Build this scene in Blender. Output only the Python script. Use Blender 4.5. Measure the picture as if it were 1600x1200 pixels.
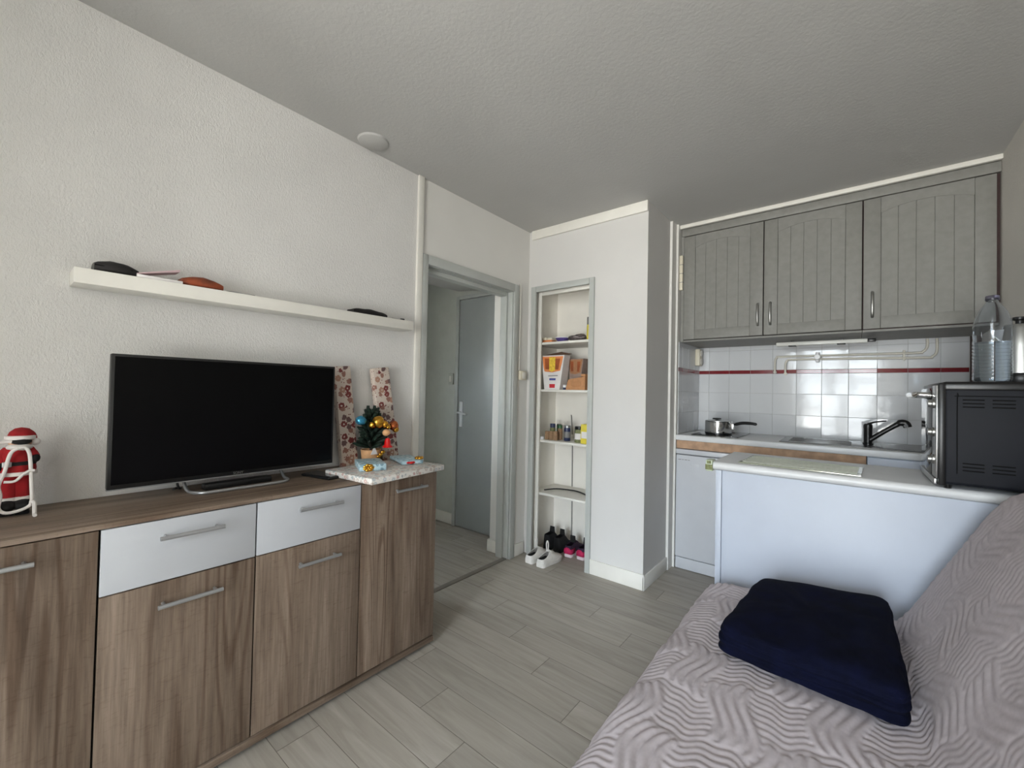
import bpy, bmesh, math, random
from mathutils import Vector, Matrix, noise

# ------------------------------------------------------------------ camera, world, light, exposure
for o in list(bpy.data.objects):
    bpy.data.objects.remove(o)
SC = bpy.context.scene
COL = SC.collection
random.seed(7)

cam_d = bpy.data.cameras.new('camera')
cam_d.sensor_width = 36.0
cam_d.lens = 36.0 * 655.651 / 1600.0
cam_d.clip_start = 0.02
cam = bpy.data.objects.new('camera', cam_d)
COL.objects.link(cam)
F = Vector((-0.62894369, 0.77726615, 0.01694595))
R = Vector((0.77742973, 0.62861649, 0.02107884))
U = Vector((-0.00573136, -0.02643169, 0.99963419))
cam.matrix_world = Matrix(((R.x, U.x, -F.x, 1.97794), (R.y, U.y, -F.y, 0.0),
                           (R.z, U.z, -F.z, 1.24939), (0, 0, 0, 1)))
SC.camera = cam

SC.view_settings.view_transform = 'Standard'
SC.view_settings.look = 'None'
SC.view_settings.exposure = -0.06
SC.view_settings.gamma = 1.0
SC.view_settings.use_curve_mapping = False

SKY = 62.0
w = bpy.data.worlds.new('sky')
SC.world = w
w.use_nodes = True
wn, wl = w.node_tree.nodes, w.node_tree.links
wn.clear()
w_out = wn.new('ShaderNodeOutputWorld')
w_bg = wn.new('ShaderNodeBackground')
w_tc = wn.new('ShaderNodeTexCoord')
w_sp = wn.new('ShaderNodeSeparateXYZ')
w_rp = wn.new('ShaderNodeValToRGB')
# ground below, a dim band of houses and trees along the horizon, open sky above
SKYRAMP = [(0.30, (0.62, 0.61, 0.58)), (0.455, (0.50, 0.50, 0.48)), (0.475, (0.34, 0.36, 0.37)), (0.57, (0.36, 0.40, 0.43)), (0.64, (0.78, 0.89, 1.0))]
while len(w_rp.color_ramp.elements) < len(SKYRAMP):
    w_rp.color_ramp.elements.new(0.5)
for w_e, (w_p, w_c) in zip(w_rp.color_ramp.elements, SKYRAMP):
    w_e.position = w_p
    w_e.color = w_c + (1,)
w_m = wn.new('ShaderNodeMapRange')
w_m.inputs['From Min'].default_value = -1
wl.new(w_tc.outputs['Generated'], w_sp.inputs[0])
wl.new(w_sp.outputs['Z'], w_m.inputs['Value'])
wl.new(w_m.outputs[0], w_rp.inputs[0])
wl.new(w_rp.outputs[0], w_bg.inputs['Color'])
w_bg.inputs['Strength'].default_value = SKY
wl.new(w_bg.outputs[0], w_out.inputs['Surface'])

WX0, WX1, WZ0, WZ1, WY = 1.04, 2.42, 0.06, 2.25, -3.0     # the french window behind the camera
por = bpy.data.lights.new('window_portal', 'AREA')
por.shape = 'RECTANGLE'
por.size = WX1 - WX0
por.size_y = WZ1 - WZ0
por.cycles.is_portal = True
po = bpy.data.objects.new('window_portal', por)
po.location = ((WX0 + WX1) / 2, WY - 0.02, (WZ0 + WZ1) / 2)
po.rotation_euler = (math.pi / 2, 0, 0)
COL.objects.link(po)

# ------------------------------------------------------------------ materials
def lin(c):
    return tuple(((v / 255) / 12.92 if v / 255 <= 0.04045 else ((v / 255 + 0.055) / 1.055) ** 2.4) for v in c) + (1.0,)

class NT:
    def __init__(s, name):
        s.m = bpy.data.materials.new(name)
        s.m.use_nodes = True
        s.n, s.l = s.m.node_tree.nodes, s.m.node_tree.links
        s.b = s.n['Principled BSDF']
        s._tc = None
    def new(s, t, **k):
        o = s.n.new(t)
        for a, v in k.items():
            setattr(o, a, v)
        return o
    def tc(s, kind='Object'):
        if s._tc is None:
            s._tc = s.n.new('ShaderNodeTexCoord')
        return s._tc.outputs[kind]
    def mapping(s, scale=(1, 1, 1), loc=(0, 0, 0), rot=(0, 0, 0)):
        mp = s.n.new('ShaderNodeMapping')
        mp.inputs['Scale'].default_value = scale
        mp.inputs['Location'].default_value = loc
        mp.inputs['Rotation'].default_value = rot
        s.l.new(s.tc(), mp.inputs['Vector'])
        return mp.outputs[0]
    def noise(s, vec, scale, detail=4, rough=0.55, dist=0.0):
        t = s.n.new('ShaderNodeTexNoise')
        t.inputs['Scale'].default_value = scale
        t.inputs['Detail'].default_value = detail
        t.inputs['Roughness'].default_value = rough
        t.inputs['Distortion'].default_value = dist
        s.l.new(vec, t.inputs['Vector'])
        return t.outputs['Fac']
    def ramp(s, fac, stops, const=False):
        r = s.n.new('ShaderNodeValToRGB')
        e = r.color_ramp.elements
        while len(e) < len(stops):
            e.new(0.5)
        for i, (p, c) in enumerate(stops):
            e[i].position = p
            e[i].color = lin(c)
        if const:
            r.color_ramp.interpolation = 'CONSTANT'
        s.l.new(fac, r.inputs[0])
        return r.outputs[0]
    def mix(s, fac, a, b, blend='MIX'):
        m = s.n.new('ShaderNodeMix')
        m.data_type = 'RGBA'
        m.blend_type = blend
        for sock, v in ((m.inputs[0], fac), (m.inputs[6], a), (m.inputs[7], b)):
            if hasattr(v, 'links'):
                s.l.new(v, sock)
            else:
                sock.default_value = v
        return m.outputs[2]
    def math(s, op, a, b=0.0, c=0.0):
        m = s.n.new('ShaderNodeMath')
        m.operation = op
        for i, v in enumerate((a, b, c)):
            if hasattr(v, 'links'):
                s.l.new(v, m.inputs[i])
            else:
                m.inputs[i].default_value = v
        return m.outputs[0]
    def bump(s, h, strength, dist=0.01):
        b = s.n.new('ShaderNodeBump')
        b.inputs['Strength'].default_value = strength
        b.inputs['Distance'].default_value = dist
        s.l.new(h, b.inputs['Height'])
        s.l.new(b.outputs[0], s.b.inputs['Normal'])
    def set(s, color=None, rough=None, metal=None, spec=None):
        for k, v in (('Base Color', color), ('Roughness', rough), ('Metallic', metal), ('Specular IOR Level', spec)):
            if v is None:
                continue
            if hasattr(v, 'links'):
                s.l.new(v, s.b.inputs[k])
            else:
                s.b.inputs[k].default_value = v

def mat(name, rgb, rough=0.5, metal=0.0, var=0.04, vscale=8, bump=None, spec=0.5, coat=0):
    t = NT(name)
    c = t.noise(t.tc(), vscale, 3)
    lo = tuple(max(0, v * (1 - var)) for v in rgb)
    hi = tuple(min(255, v * (1 + var)) for v in rgb)
    t.set(t.ramp(c, [(0.3, lo), (0.7, hi)]), rough, metal, spec)
    if bump:
        t.bump(t.noise(t.tc(), bump[0], 5, 0.6), bump[1], bump[2] if len(bump) > 2 else 0.005)
    if coat:
        t.b.inputs['Coat Weight'].default_value = coat
        t.b.inputs['Coat Roughness'].default_value = 0.05
    return t.m

def plaster(name, rgb, scale, strength, dist, var=0.025, rough=0.9):
    t = NT(name)
    n1 = t.noise(t.mapping((1, 1, 0.55)), scale, 5, 0.62, 0.4)
    n2 = t.noise(t.tc(), 2.2, 3)
    t.set(t.ramp(n2, [(0.25, tuple(v * (1 - var) for v in rgb)), (0.75, tuple(min(255, v * (1 + var)) for v in rgb))]), rough, 0, 0.25)
    t.bump(t.ramp(n1, [(0.38, (0, 0, 0)), (0.72, (255, 255, 255))]), strength, dist)
    return t.m

def oak(name, axis):
    t = NT(name)
    sc = {'z': (13, 13, 0.9), 'y': (13, 0.9, 13)}[axis]
    sf = {'z': (130, 130, 5), 'y': (130, 5, 130)}[axis]
    info = t.new('ShaderNodeObjectInfo')
    add = t.new('ShaderNodeVectorMath', operation='ADD')
    t.l.new(t.mapping(sc), add.inputs[0])
    comb = t.new('ShaderNodeCombineXYZ')
    rnd = t.math('MULTIPLY', info.outputs['Random'], 37.0)
    for i in range(3):
        t.l.new(rnd, comb.inputs[i])
    t.l.new(comb.outputs[0], add.inputs[1])
    big = t.noise(add.outputs[0], 0.9, 4, 0.55, 1.2)
    fine = t.noise(t.mapping(sf), 1.0, 4, 0.7)
    cross = t.noise(t.mapping({'z': (28, 28, 110), 'y': (28, 110, 28)}[axis]), 1.0, 3, 0.6, 1.0)
    c1 = t.ramp(big, [(0.28, (104, 89, 76)), (0.45, (127, 110, 95)), (0.6, (140, 123, 108)), (0.75, (158, 142, 126))])
    c2 = t.ramp(fine, [(0.3, (150, 138, 128)), (0.65, (255, 255, 255))])
    c = t.mix(0.52, c1, c2, 'MULTIPLY')
    c3 = t.ramp(cross, [(0.56, (255, 255, 255)), (0.70, (220, 212, 204))])
    c = t.mix(0.5, c, c3, 'MULTIPLY')
    con = t.noise(add.outputs[0], 0.42, 2, 0.45, 0.3)
    sn = t.math('SINE', t.math('MULTIPLY', con, 95.0))
    sel = t.noise(add.outputs[0], 0.30, 2, 0.5)
    c4 = t.ramp(t.math('MULTIPLY', t.math('MAXIMUM', sn, 0.0), t.math('MULTIPLY', t.math('MAXIMUM', t.math('SUBTRACT', sel, 0.42), 0.0), 6.0)), [(0.0, (255, 255, 255)), (1.0, (196, 182, 170))])
    c = t.mix(0.75, c, c4, 'MULTIPLY')
    t.set(c, 0.55, 0, 0.35)
    t.bump(fine, 0.15, 0.001)
    return t.m

def plank_floor(name):
    t = NT(name)
    sp = t.new('ShaderNodeSeparateXYZ')
    t.l.new(t.tc(), sp.inputs[0])
    x, y = sp.outputs['X'], sp.outputs['Y']
    H, L = 0.148, 0.954
    yr = t.math('DIVIDE', t.math('ADD', y, 2.96 - 0.642), H)
    row = t.math('FLOOR', yr)
    fy = t.math('FRACT', yr)
    r0 = t.math('SUBTRACT', row, 20.0)
    xo = t.math('ADD', t.math('SUBTRACT', x, 0.457), t.math('MULTIPLY', r0, -0.707))
    xr = t.math('DIVIDE', t.math('ADD', xo, 95.4), L)
    pl = t.math('FLOOR', xr)
    fx = t.math('FRACT', xr)
    ey = t.math('MULTIPLY', t.math('MINIMUM', fy, t.math('SUBTRACT', 1.0, fy)), H)
    ex = t.math('MULTIPLY', t.math('MINIMUM', fx, t.math('SUBTRACT', 1.0, fx)), L)
    ed = t.math('MINIMUM', ex, t.math('MULTIPLY', ey, 1.25))
    wn_ = t.new('ShaderNodeTexWhiteNoise', noise_dimensions='2D')
    cb = t.new('ShaderNodeCombineXYZ')
    t.l.new(row, cb.inputs[0]); t.l.new(pl, cb.inputs[1])
    t.l.new(cb.outputs[0], wn_.inputs['Vector'])
    tone = wn_.outputs['Value']
    cb2 = t.new('ShaderNodeCombineXYZ')
    t.l.new(t.math('MULTIPLY', x, 2.2), cb2.inputs[0])
    t.l.new(t.math('MULTIPLY', y, 26.0), cb2.inputs[1])
    t.l.new(t.math('MULTIPLY', tone, 50.0), cb2.inputs[2])
    g = t.noise(cb2.outputs[0], 1.0, 5, 0.62, 0.8)
    c = t.ramp(g, [(0.25, (150, 143, 132)), (0.5, (168, 161, 151)), (0.75, (182, 175, 166))])
    c = t.mix(0.5, c, t.ramp(tone, [(0.0, (225, 225, 222)), (1.0, (255, 254, 250))]), 'MULTIPLY')
    seam = t.ramp(t.math('MULTIPLY', ed, 400.0), [(0.0, (112, 106, 96)), (0.75, (255, 255, 255))])
    c = t.mix(1.0, c, seam, 'MULTIPLY')
    t.set(c, 0.5, 0, 0.4)
    t.bump(t.math('MINIMUM', t.math('MULTIPLY', ed, 400.0), 1.0), 0.25, 0.002)
    return t.m

def wrap_paper(name, base, spots, scale):
    """paper printed with many small rings, dots and blots"""
    t = NT(name)
    v = t.new('ShaderNodeTexVoronoi')
    v.inputs['Scale'].default_value = scale
    v.inputs['Randomness'].default_value = 0.75
    t.l.new(t.tc(), v.inputs['Vector'])
    d = v.outputs['Distance']
    wob = t.noise(t.tc(), scale * 4.0, 2)
    dd = t.math('ADD', d, t.math('MULTIPLY', t.math('SUBTRACT', wob, 0.5), 0.5))
    ring = t.ramp(dd, [(0.0, (255, 255, 255)), (0.12, (0, 0, 0)), (0.42, (255, 255, 255))], True)
    sp = t.new('ShaderNodeSeparateColor')
    t.l.new(v.outputs['Color'], sp.inputs[0])
    n = len(spots)
    col = t.ramp(sp.outputs[0], [(i / n, c) for i, c in enumerate(spots)], True)
    bw = t.new('ShaderNodeRGBToBW')
    t.l.new(ring, bw.inputs[0])
    v2 = t.new('ShaderNodeTexVoronoi')
    v2.inputs['Scale'].default_value = scale * 2.6
    t.l.new(t.tc(), v2.inputs['Vector'])
    dots = t.ramp(v2.outputs['Distance'], [(0.0, (0, 0, 0)), (0.2, (255, 255, 255))], True)
    bw2 = t.new('ShaderNodeRGBToBW')
    t.l.new(dots, bw2.inputs[0])
    c = t.mix(bw2.outputs[0], lin(spots[0]), lin(base))
    c = t.mix(bw.outputs[0], col, c)
    t.set(c, 0.45, 0, 0.4)
    return t.m

def clear(name, rgb, rough, ior=1.45):
    t = NT(name)
    n = t.noise(t.tc(), 6, 2)
    t.set(t.ramp(n, [(0.3, tuple(v * 0.985 for v in rgb)), (0.7, rgb)]), rough, 0, 0.5)
    t.b.inputs['Transmission Weight'].default_value = 1.0
    t.b.inputs['IOR'].default_value = ior
    return t.m

M = {}
M['plaster'] = plaster('rough_plaster', (225, 223, 220), 170, 0.42, 0.004)
M['plaster_r'] = plaster('grey_plaster', (214, 210, 203), 150, 0.4, 0.004)
M['smooth'] = plaster('smooth_white_paint', (226, 224, 219), 26, 0.10, 0.003, 0.015, 0.7)
M['smooth_closet'] = plaster('darkened_white_paint', (213, 211, 208), 26, 0.10, 0.003, 0.015, 0.7)  # smooth white paint, darkened to hold down window light on closet wall and pillar
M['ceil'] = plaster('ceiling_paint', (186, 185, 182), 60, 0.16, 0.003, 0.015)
M['trim'] = mat('trim_white', (232, 229, 221), 0.45, var=0.015)
M['hallwall'] = mat('hall_paint', (196, 198, 190), 0.6, var=0.02)
M['door'] = mat('door_grey_blue', (160, 164, 163), 0.35, var=0.02, vscale=3)
M['frame'] = mat('frame_grey', (184, 187, 183), 0.4, var=0.02)
M['floor'] = plank_floor('pale_plank_floor')
M['oak_z'] = oak('oak_upright_grain', 'z')
M['oak_y'] = oak('oak_long_grain', 'y')
M['dark_gap'] = mat('dark_recess_board', (38, 31, 27), 0.8)
M['drawer_white'] = mat('drawer_lacquer', (186, 188, 192), 0.35, var=0.01)
M['appliance_white'] = mat('appliance_white', (203, 205, 210), 0.3, var=0.01)
M['white_gloss'] = mat('white_laminate', (240, 241, 243), 0.3, var=0.01)
M['white_panel'] = mat('white_board', (192, 199, 212), 0.45, var=0.012, vscale=5, bump=(30, 0.05, 0.002))
M['steel'] = mat('brushed_steel', (190, 190, 190), 0.28, 1.0, var=0.05, vscale=40)
M['chrome'] = mat('polished_steel', (215, 215, 215), 0.12, 1.0, var=0.02)
M['nickel'] = mat('matt_nickel', (168, 168, 165), 0.38, 1.0, var=0.03)
M['silver'] = mat('silver_paint', (178, 179, 180), 0.32, 0.7, var=0.02)
M['black'] = mat('black_plastic', (18, 18, 19), 0.35, var=0.1)
M['black_matt'] = mat('black_matt', (8, 8, 9), 0.8, var=0.15, spec=0.2)
M['screen'] = mat('dark_screen', (4, 4, 5), 0.22, var=0.05, spec=0.14)
M['hob'] = mat('black_glass', (14, 14, 15), 0.06, var=0.05)
M['leather_black'] = mat('black_leather', (24, 21, 22), 0.45, var=0.2, bump=(160, 0.3, 0.001))
M['leather_brown'] = mat('brown_leather', (128, 62, 36), 0.4, var=0.25, vscale=30, bump=(120, 0.3, 0.001))
M['cab'] = mat('grey_lacquer', (133, 132, 127), 0.55, var=0.03, vscale=30, bump=(220, 0.12, 0.001))
M['tile'] = mat('white_tile', (212, 214, 217), 0.075, var=0.012, vscale=4, spec=0.42, bump=(16, 0.10, 0.004))
M['tile_red'] = mat('red_tile', (122, 26, 36), 0.12, var=0.06)
M['grout'] = mat('grout', (176, 176, 174), 0.9)
M['worktop'] = mat('white_worktop', (224, 225, 226), 0.34, var=0.015)
M['bareboard'] = mat('bare_board', (184, 150, 122), 0.7, var=0.1, vscale=20)
M['cream'] = mat('cream_plastic', (222, 214, 194), 0.45, var=0.02)
M['cream_pipe'] = mat('painted_pipe', (214, 210, 198), 0.4, var=0.03)
M['oven_side'] = mat('oven_enamel', (23, 25, 32), 0.6, var=0.05, spec=0.25, bump=(300, 0.1, 0.0006))
M['cover'] = mat('quilt_cotton', (191, 182, 185), 0.95, var=0.03, vscale=60, bump=(700, 0.25, 0.0008), spec=0.15)
M['base_wood'] = mat('sofa_base', (70, 62, 58), 0.7)
M['navy'] = mat('navy_fleece', (9, 12, 31), 0.95, var=0.25, vscale=14, bump=(350, 0.5, 0.002), spec=0.1)
M['navy'].node_tree.nodes['Principled BSDF'].inputs['Sheen Weight'].default_value = 0.0
M['red_felt'] = mat('red_felt', (150, 18, 24), 0.9, var=0.12, vscale=30, bump=(300, 0.4, 0.001))
M['white_felt'] = mat('white_felt', (228, 222, 218), 0.95, var=0.03, bump=(300, 0.4, 0.001))
M['black_felt'] = mat('black_felt', (16, 14, 15), 0.9, var=0.2)
M['skin'] = mat('doll_skin', (212, 168, 140), 0.7)
M['needles'] = mat('dark_fir', (14, 34, 23), 0.7, var=0.3, vscale=60)
M['gold'] = mat('gold_foil', (214, 160, 62), 0.22, 1.0, var=0.1, vscale=60)
M['copper'] = mat('copper_foil', (196, 112, 70), 0.25, 1.0, var=0.1)
M['blue_foil'] = mat('blue_foil', (62, 142, 176), 0.25, 0.6, var=0.15, vscale=60)
M['red_gloss'] = mat('red_gloss', (206, 22, 22), 0.3, var=0.08)
M['pot_wood'] = mat('pale_wood_pot', (212, 164, 118), 0.6, var=0.08, vscale=30)
M['wrap_beige'] = wrap_paper('beige_christmas_paper', (208, 194, 182), [(112, 46, 44), (150, 106, 94), (124, 56, 54), (170, 130, 110), (110, 84, 82)], 27)
M['wrap_white'] = wrap_paper('white_christmas_paper', (222, 218, 212), [(190, 178, 170), (186, 190, 192), (196, 164, 156), (170, 174, 174)], 46)
M['wrap_blue'] = wrap_paper('pale_blue_paper', (178, 206, 216), [(120, 150, 164), (226, 232, 234), (150, 178, 190)], 60)
M['paper_pink'] = mat('pink_paper', (206, 176, 180), 0.7)
M['paper_white'] = mat('white_paper', (232, 228, 226), 0.7)
M['card'] = mat('brown_card', (168, 122, 88), 0.85, var=0.06, vscale=30)
M['card_grey'] = mat('greyish_card', (158, 138, 128), 0.85, var=0.06, vscale=30)
M['card_tan'] = mat('tan_card', (190, 138, 96), 0.85, var=0.06, vscale=30)
M['card_dark'] = mat('dark_brown_card', (112, 86, 70), 0.85, var=0.06, vscale=30)  # darker brown card for the carton's open flaps
M['print_orange'] = mat('print_orange', (226, 140, 84), 0.6, var=0.1)
M['print_yellow'] = mat('print_yellow', (240, 196, 66), 0.6, var=0.12, vscale=60)
M['print_brown'] = mat('print_brown', (160, 82, 40), 0.6, var=0.15)
M['print_blue'] = mat('print_blue', (64, 74, 142), 0.6)
M['print_red'] = mat('print_red', (196, 40, 52), 0.6)
M['yellow'] = mat('yellow_plastic', (222, 204, 70), 0.45)
M['purple'] = mat('violet_plastic', (92, 78, 142), 0.4)
M['green_dk'] = mat('bottle_green', (40, 88, 48), 0.35)
M['blue_dk'] = mat('dark_blue', (40, 50, 84), 0.4)
M['maroon'] = mat('maroon', (84, 36, 44), 0.4)
M['spice'] = mat('spice_brown', (146, 116, 88), 0.7, var=0.12, vscale=80)
M['spice_red'] = mat('spice_red', (152, 92, 72), 0.7, var=0.12, vscale=80)
M['herb'] = mat('dried_herb', (120, 124, 86), 0.8, var=0.2, vscale=90)
M['grey_cable'] = mat('grey_cable', (128, 126, 124), 0.5)
M['shoe_white'] = mat('white_shoe_leather', (222, 218, 212), 0.55, var=0.03, vscale=40)
M['shoe_lining'] = mat('grey_lining', (92, 90, 86), 0.9)
M['sole_black'] = mat('insole_black', (22, 22, 22), 0.9)
M['shoe_black'] = mat('black_shoe', (16, 15, 17), 0.85, var=0.2)
M['shoe_pink'] = mat('pink_mesh', (176, 22, 78), 0.75, var=0.12, vscale=60, bump=(500, 0.4, 0.001))
M['shoe_plum'] = mat('plum_mesh', (44, 24, 48), 0.8, var=0.2)
M['sole_pink'] = mat('pale_pink_sole', (214, 196, 202), 0.7)
M['green_glass'] = mat('greenish_glass', (158, 160, 138), 0.10, var=0.03, spec=0.9)
M['rib_glass'] = mat('pale_rib_glass', (192, 195, 182), 0.06, spec=0.9)
M['tape'] = clear('greenish_clear_plastic', (206, 226, 190), 0.25)
M['pet'] = clear('clear_plastic', (246, 250, 255), 0.03, 1.42)
M['water'] = clear('water', (236, 246, 252), 0.0, 1.33)
M['lamp_off'] = mat('lamp_diffuser', (226, 226, 220), 0.35)
M['stainless'] = mat('sink_steel', (132, 132, 132), 0.24, 1.0, var=0.04, vscale=25)
M['brown_edge'] = mat('dark_brown_edge', (58, 38, 36), 0.7)

# ------------------------------------------------------------------ geometry helpers
def BM():
    return bmesh.new()

def box(bm, x0, x1, y0, y1, z0, z1, bev=0.0, seg=2):
    r = bmesh.ops.create_cube(bm, size=1.0)
    vs = r['verts']
    for v in vs:
        v.co = Vector(((x0 + x1) / 2 + v.co.x * (x1 - x0), (y0 + y1) / 2 + v.co.y * (y1 - y0), (z0 + z1) / 2 + v.co.z * (z1 - z0)))
    if bev:
        es = list({e for v in vs for e in v.link_edges})
        bmesh.ops.bevel(bm, geom=vs + es, offset=bev, segments=seg, profile=0.5, affect='EDGES')
    return bm

def prism(bm, poly, axis, lo, hi):
    """poly: 2-D outline in the two other axes (order x,y,z without axis)"""
    def p(a, b, c):
        return {'x': (c, a, b), 'y': (a, c, b), 'z': (a, b, c)}[axis]
    lo_v = [bm.verts.new(p(a, b, lo)) for a, b in poly]
    hi_v = [bm.verts.new(p(a, b, hi)) for a, b in poly]
    n = len(poly)
    fs = [bm.faces.new(lo_v[::-1]), bm.faces.new(hi_v)]
    for i in range(n):
        fs.append(bm.faces.new((lo_v[i], lo_v[(i + 1) % n], hi_v[(i + 1) % n], hi_v[i])))
    bmesh.ops.recalc_face_normals(bm, faces=fs)
    return bm

def rings(bm, loops, cap0=True, cap1=True, closed=True):
    vs = [[bm.verts.new(p) for p in lp] for lp in loops]
    fs = []
    for a, b in zip(vs, vs[1:]):
        n = len(a)
        for i in range(n if closed else n - 1):
            fs.append(bm.faces.new((a[i], a[(i + 1) % n], b[(i + 1) % n], b[i])))
    if cap0 and closed:
        fs.append(bm.faces.new(vs[0][::-1]))
    if cap1 and closed:
        fs.append(bm.faces.new(vs[-1]))
    bmesh.ops.recalc_face_normals(bm, faces=fs)
    return bm

def lathe(bm, prof, c=(0, 0, 0), seg=28, axis='z', cap0=True, cap1=True):
    c = Vector(c)
    loops = []
    for r, h in prof:
        r = max(r, 1e-5)
        lp = []
        for i in range(seg):
            a = 2 * math.pi * i / seg
            u, v = r * math.cos(a), r * math.sin(a)
            lp.append(c + Vector({'z': (u, v, h), 'y': (u, h, v), 'x': (h, u, v)}[axis]))
        loops.append(lp)
    return rings(bm, loops, cap0, cap1)

def smooth_path(pts, n=6):
    pts = [Vector(p) for p in pts]
    out = []
    for i in range(len(pts) - 1):
        p0 = pts[max(i - 1, 0)]; p1 = pts[i]; p2 = pts[i + 1]; p3 = pts[min(i + 2, len(pts) - 1)]
        for k in range(n):
            t = k / n
            out.append(0.5 * ((2 * p1) + (p2 - p0) * t + (2 * p0 - 5 * p1 + 4 * p2 - p3) * t * t + (3 * p1 - p0 - 3 * p2 + p3) * t ** 3))
    out.append(pts[-1])
    return out

def tube(bm, pts, r, seg=10, flat=1.0):
    pts = [Vector(p) for p in pts]
    rr = r if isinstance(r, (list, tuple)) else [r] * len(pts)
    loops = []
    nrm = None
    for i, p in enumerate(pts):
        d = (pts[min(i + 1, len(pts) - 1)] - pts[max(i - 1, 0)]).normalized()
        if nrm is None:
            nrm = d.orthogonal().normalized()
        nrm = (nrm - d * nrm.dot(d))
        nrm = nrm.normalized() if nrm.length > 1e-6 else d.orthogonal().normalized()
        b = d.cross(nrm)
        loops.append([p + nrm * rr[i] * math.cos(2 * math.pi * k / seg) + b * rr[i] * flat * math.sin(2 * math.pi * k / seg) for k in range(seg)])
    return rings(bm, loops)

def blob(bm, c, rad, nz=0.0, scale=20, seg=18, rot=None):
    r = bmesh.ops.create_uvsphere(bm, u_segments=seg, v_segments=max(8, seg * 2 // 3), radius=1.0)
    rad = Vector(rad) if isinstance(rad, (tuple, list)) else Vector((rad,) * 3)
    for v in r['verts']:
        q = Vector((v.co.x * rad.x, v.co.y * rad.y, v.co.z * rad.z))
        if nz:
            q *= 1 + nz * noise.noise((q + Vector(c)) * scale)
        if rot:
            q = rot @ q
        v.co = q + Vector(c)
    return bm

def xform(bm, mtx):
    bm.transform(mtx)
    return bm

OFF = {}
def link_mesh(name, bm, material, smooth=True, angle=40):
    me = bpy.data.meshes.new(name)
    bm.normal_update()
    bm.to_mesh(me)
    bm.free()
    if smooth:
        for p in me.polygons:
            p.use_smooth = True
        me.set_sharp_from_angle(angle=math.radians(angle))
    me.materials.append(material)
    o = bpy.data.objects.new(name, me)
    COL.objects.link(o)
    return o

def obj(name, bm, material, parent=None, label=None, smooth=True, angle=40):
    """one mesh object; coordinates are the room's, moved into the parent thing's own frame"""
    off = OFF.get(parent.name) if parent else None
    if parent is None:
        xs = [v.co for v in bm.verts]
        lo = Vector((min(v.x for v in xs), min(v.y for v in xs), min(v.z for v in xs)))
        hi = Vector((max(v.x for v in xs), max(v.y for v in xs), max(v.z for v in xs)))
        off = Vector(((lo.x + hi.x) / 2, (lo.y + hi.y) / 2, lo.z))
    bmesh.ops.translate(bm, verts=bm.verts, vec=-off)
    o = link_mesh(name, bm, material, smooth, angle)
    if parent is None:
        o.location = off
    else:
        o.parent = parent
    OFF[o.name] = off
    if label:
        o['label'] = label
    return o

def tag(o, label, cat, group=None, kind=None):
    o['label'] = label
    o['category'] = cat
    if group:
        o['group'] = group
    if kind:
        o['kind'] = kind
    return o

def thing(name, label, cat, base, group=None, rotz=0.0, local=False):
    o = bpy.data.objects.new(name, None)
    o.empty_display_size = 0.05
    COL.objects.link(o)
    o.location = base
    o.rotation_euler = (0, 0, rotz)
    OFF[o.name] = Vector((0, 0, 0)) if local else Vector(base)
    return tag(o, label, cat, group)

def struct(name, bm, material, label, cat, parent=None, **k):
    o = obj(name, bm, material, parent, **k)
    o['kind'] = 'structure'
    if parent is None:
        o['label'] = label
        o['category'] = cat
    return o

def dup(root, loc, rotz, label, group=None):
    r = root.copy()
    COL.objects.link(r)
    r.location = loc
    r.rotation_euler = (0, 0, rotz)
    r['label'] = label
    if group:
        r['group'] = group
    for ch in list(root.children):
        c = ch.copy(); COL.objects.link(c); c.parent = r
        for g in ch.children:
            d = g.copy(); COL.objects.link(d); d.parent = c
    return r

# ------------------------------------------------------------------ room shell
XR, YF, YBK, ZC = 2.566, -3.0, 3.70, 2.50
DY0, DY1, DZ = 1.605, 2.445, 2.005          # doorway to the hall
HX, HY = -1.55, 2.72                          # hall

b = BM(); box(b, HX - 0.1, XR + 0.1, YF - 0.12, YBK + 0.1, -0.1, 0.0)
struct('floor', b, M['floor'], 'pale grey wood-look plank floor of the room', 'floor')
fl = bpy.data.objects['floor']
fl.data.transform(Matrix.Translation(fl.location)); fl.location = (0, 0, 0)   # plank rows counted from the room corner
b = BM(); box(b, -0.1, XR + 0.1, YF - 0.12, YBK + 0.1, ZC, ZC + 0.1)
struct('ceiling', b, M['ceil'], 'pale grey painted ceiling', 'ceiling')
b = BM(); box(b, -0.1, 0.0, YF - 0.12, 1.545, 0, ZC)
struct('wall_left', b, M['plaster'], 'roughcast off-white wall behind the television', 'wall')
b = BM()
box(b, -0.1, 0.0, 1.545, DY0, 0, ZC)
box(b, -0.1, 0.0, DY0, DY1, DZ, ZC)
box(b, -0.1, 0.0, DY1, 3.10, 0, ZC)
struct('wall_doorway', b, M['smooth'], 'smooth white wall around the hall doorway', 'wall', smooth=False)
b = BM(); box(b, XR, XR + 0.1, YF - 0.12, YBK + 0.1, 0, ZC)
struct('wall_right', b, M['plaster_r'], 'grey-white roughcast wall on the right behind the sofa', 'wall')
b = BM(); box(b, -0.1, XR + 0.1, YBK, YBK + 0.1, 0, ZC)
struct('wall_back', b, M['smooth'], 'back wall of the kitchen niche', 'wall')
b = BM()
box(b, -0.1, WX0, YF - 0.12, YF, 0, ZC); box(b, WX1, XR + 0.1, YF - 0.12, YF, 0, ZC)
box(b, WX0, WX1, YF - 0.12, YF, WZ1, ZC); box(b, WX0, WX1, YF - 0.12, YF, 0, WZ0)
struct('wall_front', b, M['smooth'], 'white wall with the french window, behind the viewer', 'wall', smooth=False)
b = BM(); box(b, 0.0, 1.0, -1.4, -1.3, 0, ZC)  # added out of view to keep window light off the television wall
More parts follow.
